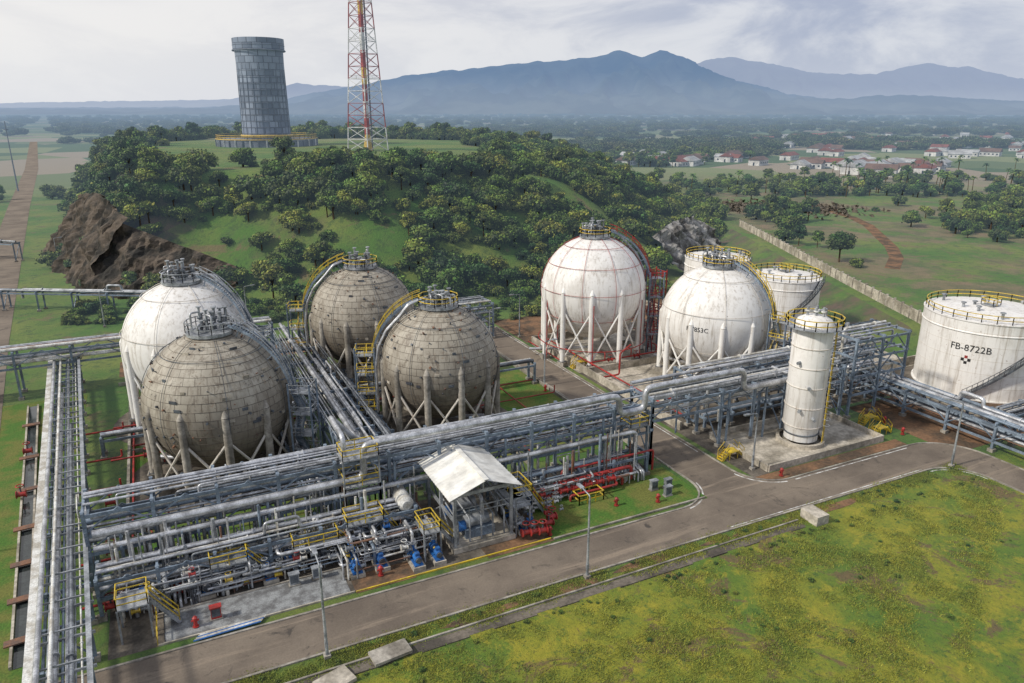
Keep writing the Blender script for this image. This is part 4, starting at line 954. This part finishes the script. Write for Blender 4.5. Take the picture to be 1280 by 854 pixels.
# ------------------------------------------------------------ village
def house(X,Y,w,l,h,rm,yaw,name='village_house'):
    a,b_=W(X,Y); z=h1(X,Y); k=M(); ca,sa=math.cos(yaw),math.sin(yaw)
    T=lambda x,y,q:(a+x*ca-y*sa,b_+x*sa+y*ca,z+q)
    k.box((a,b_,z+h/2),(w,l,h),'wall_white',yaw); rh=w*.28; e=.6
    k.add([T(-w/2-e,-l/2-e,h),T(w/2+e,-l/2-e,h),T(w/2+e,l/2+e,h),T(-w/2-e,l/2+e,h),T(0,-l/2-e,h+rh),T(0,l/2+e,h+rh)],[(0,4,5,3),(1,2,5,4),(0,1,4),(3,5,2),(0,3,2,1)],rm)
    for s_ in (-1,1):
        for q in np.arange(-l/2+1.5,l/2-1,3.): c_=T(s_*(w/2+.02),q,h*.5); k.box(c_,(.06,1.2,1.2),'glass_dark',yaw)
        c_=T(0,s_*(l/2+.02),1.1); k.box(c_,(1.1,.06,2.1),'glass_dark',yaw)
    k.build(name)
rh_=random.Random(12)
for cx_,cy_,sx_,sy_,n in ((228,480,30,22,28),(112,545,22,28,14),(190,600,60,50,12),(520,840,90,80,34),(380,1000,120,90,20),(640,1050,90,90,14),(300,720,90,50,16),(430,620,40,40,14),(60,760,60,60,8),(-60,900,80,60,6)):
    for q in range(n):
        house(rh_.gauss(cx_,sx_),rh_.gauss(cy_,sy_),rh_.uniform(7,11),rh_.uniform(9,17),rh_.uniform(3,4),rh_.choice(['roof_red','roof_red','roof_grey','roof_grey','roof_brown']),rh_.choice([.4,.5,1.95,2.05])+rh_.uniform(-.1,.1))
house(205,452,11,24,4.5,'roof_grey',2.)
k=M(); tr=[]
for X,Y in ((92,176),(100,190),(106,205),(112,225),(118,245),(121,265),(118,290),(128,318)): a,b_=W(X,Y); tr.append((a,b_,h1(X,Y)))
k.strip(tr,3.4,-.3,.06,'dirt'); k.build('dirt_track')
k=M()
for i in range(1300):
    X=random.gauss(103,13); Y=random.gauss(288,9); a,b_=W(X,Y); z=h1(X,Y); s_=random.uniform(.4,1.5)
    p=V(a,b_,z+s_*.1); k.add([p+V(random.uniform(-1,1),random.uniform(-1,1),random.uniform(-.4,1))*s_ for _ in range(6)],[(0,1,2),(0,2,3),(0,3,4),(1,2,5),(3,4,5),(1,4,5),(0,1,4),(2,3,5)],'concrete_dark')
k.build('rubble_pile')
# ------------------------------------------------------------ light
el=math.radians(40); sv=W(-.92,-.40); L=math.hypot(*sv); sd=V(sv[0]/L*math.cos(el),sv[1]/L*math.cos(el),math.sin(el))
sun=bpy.data.lights.new('sun','SUN'); sun.energy=3.3; sun.angle=math.radians(4); sun.color=(1,.94,.84)
so=link(bpy.data.objects.new('sun',sun)); so.rotation_euler=(-sd).to_track_quat('-Z','Y').to_euler(); so.location=(0,0,200)
w=bpy.data.worlds.new('World'); scene.world=w; w.use_nodes=True; nt=w.node_tree; nt.nodes.clear()
out=nt.nodes.new('ShaderNodeOutputWorld'); sk=nt.nodes.new('ShaderNodeTexSky'); sk.sky_type='NISHITA'; sk.sun_disc=False; sk.sun_elevation=el; sk.sun_rotation=math.atan2(sd.x,sd.y)
b1=nt.nodes.new('ShaderNodeBackground'); b1.inputs[1].default_value=.08; nt.links.new(sk.outputs[0],b1.inputs[0])
tc=nt.nodes.new('ShaderNodeTexCoord'); G=tc.outputs['Generated']
vm=nt.nodes.new('ShaderNodeVectorMath'); vm.operation='MULTIPLY'; vm.inputs[1].default_value=(2.6,2.6,9.); nt.links.new(G,vm.inputs[0])
cf=ramp(nt,noi(nt,1.5,vm.outputs[0],10,.6,.5),.40,.62)
c=mixc(nt,cf,(.42,.47,.61),(.72,.74,.80))
dt=nt.nodes.new('ShaderNodeVectorMath'); dt.operation='DOT_PRODUCT'; q=W(-.85,.5); dt.inputs[1].default_value=(q[0],q[1],0); nt.links.new(G,dt.inputs[0])
c=mixc(nt,math_(nt,'MULTIPLY',ramp(nt,dt.outputs['Value'],.1,.95),.8),c,(.98,.95,.92))
sp=nt.nodes.new('ShaderNodeSeparateXYZ'); nt.links.new(G,sp.inputs[0])
c=mixc(nt,math_(nt,'MULTIPLY',ramp(nt,sp.outputs[2],.10,-.01),.5),c,(.72,.77,.86))
b2=nt.nodes.new('ShaderNodeBackground'); b2.inputs[1].default_value=1.; nt.links.new(c,b2.inputs[0])
mx=nt.nodes.new('ShaderNodeMixShader'); mx.inputs[0].default_value=.9; nt.links.new(b1.outputs[0],mx.inputs[1]); nt.links.new(b2.outputs[0],mx.inputs[2]); nt.links.new(mx.outputs[0],out.inputs[0])
cam=bpy.data.cameras.new('camera'); cam.lens=26; cam.sensor_width=36; cam.clip_end=60000; cam.clip_start=.5
co=link(bpy.data.objects.new('camera',cam)); co.location=(0,0,40); co.rotation_euler=(math.radians(72.5),0,math.radians(-25.8)); scene.camera=co
scene.view_settings.view_transform='Standard'; scene.view_settings.look='None'; scene.view_settings.exposure=0
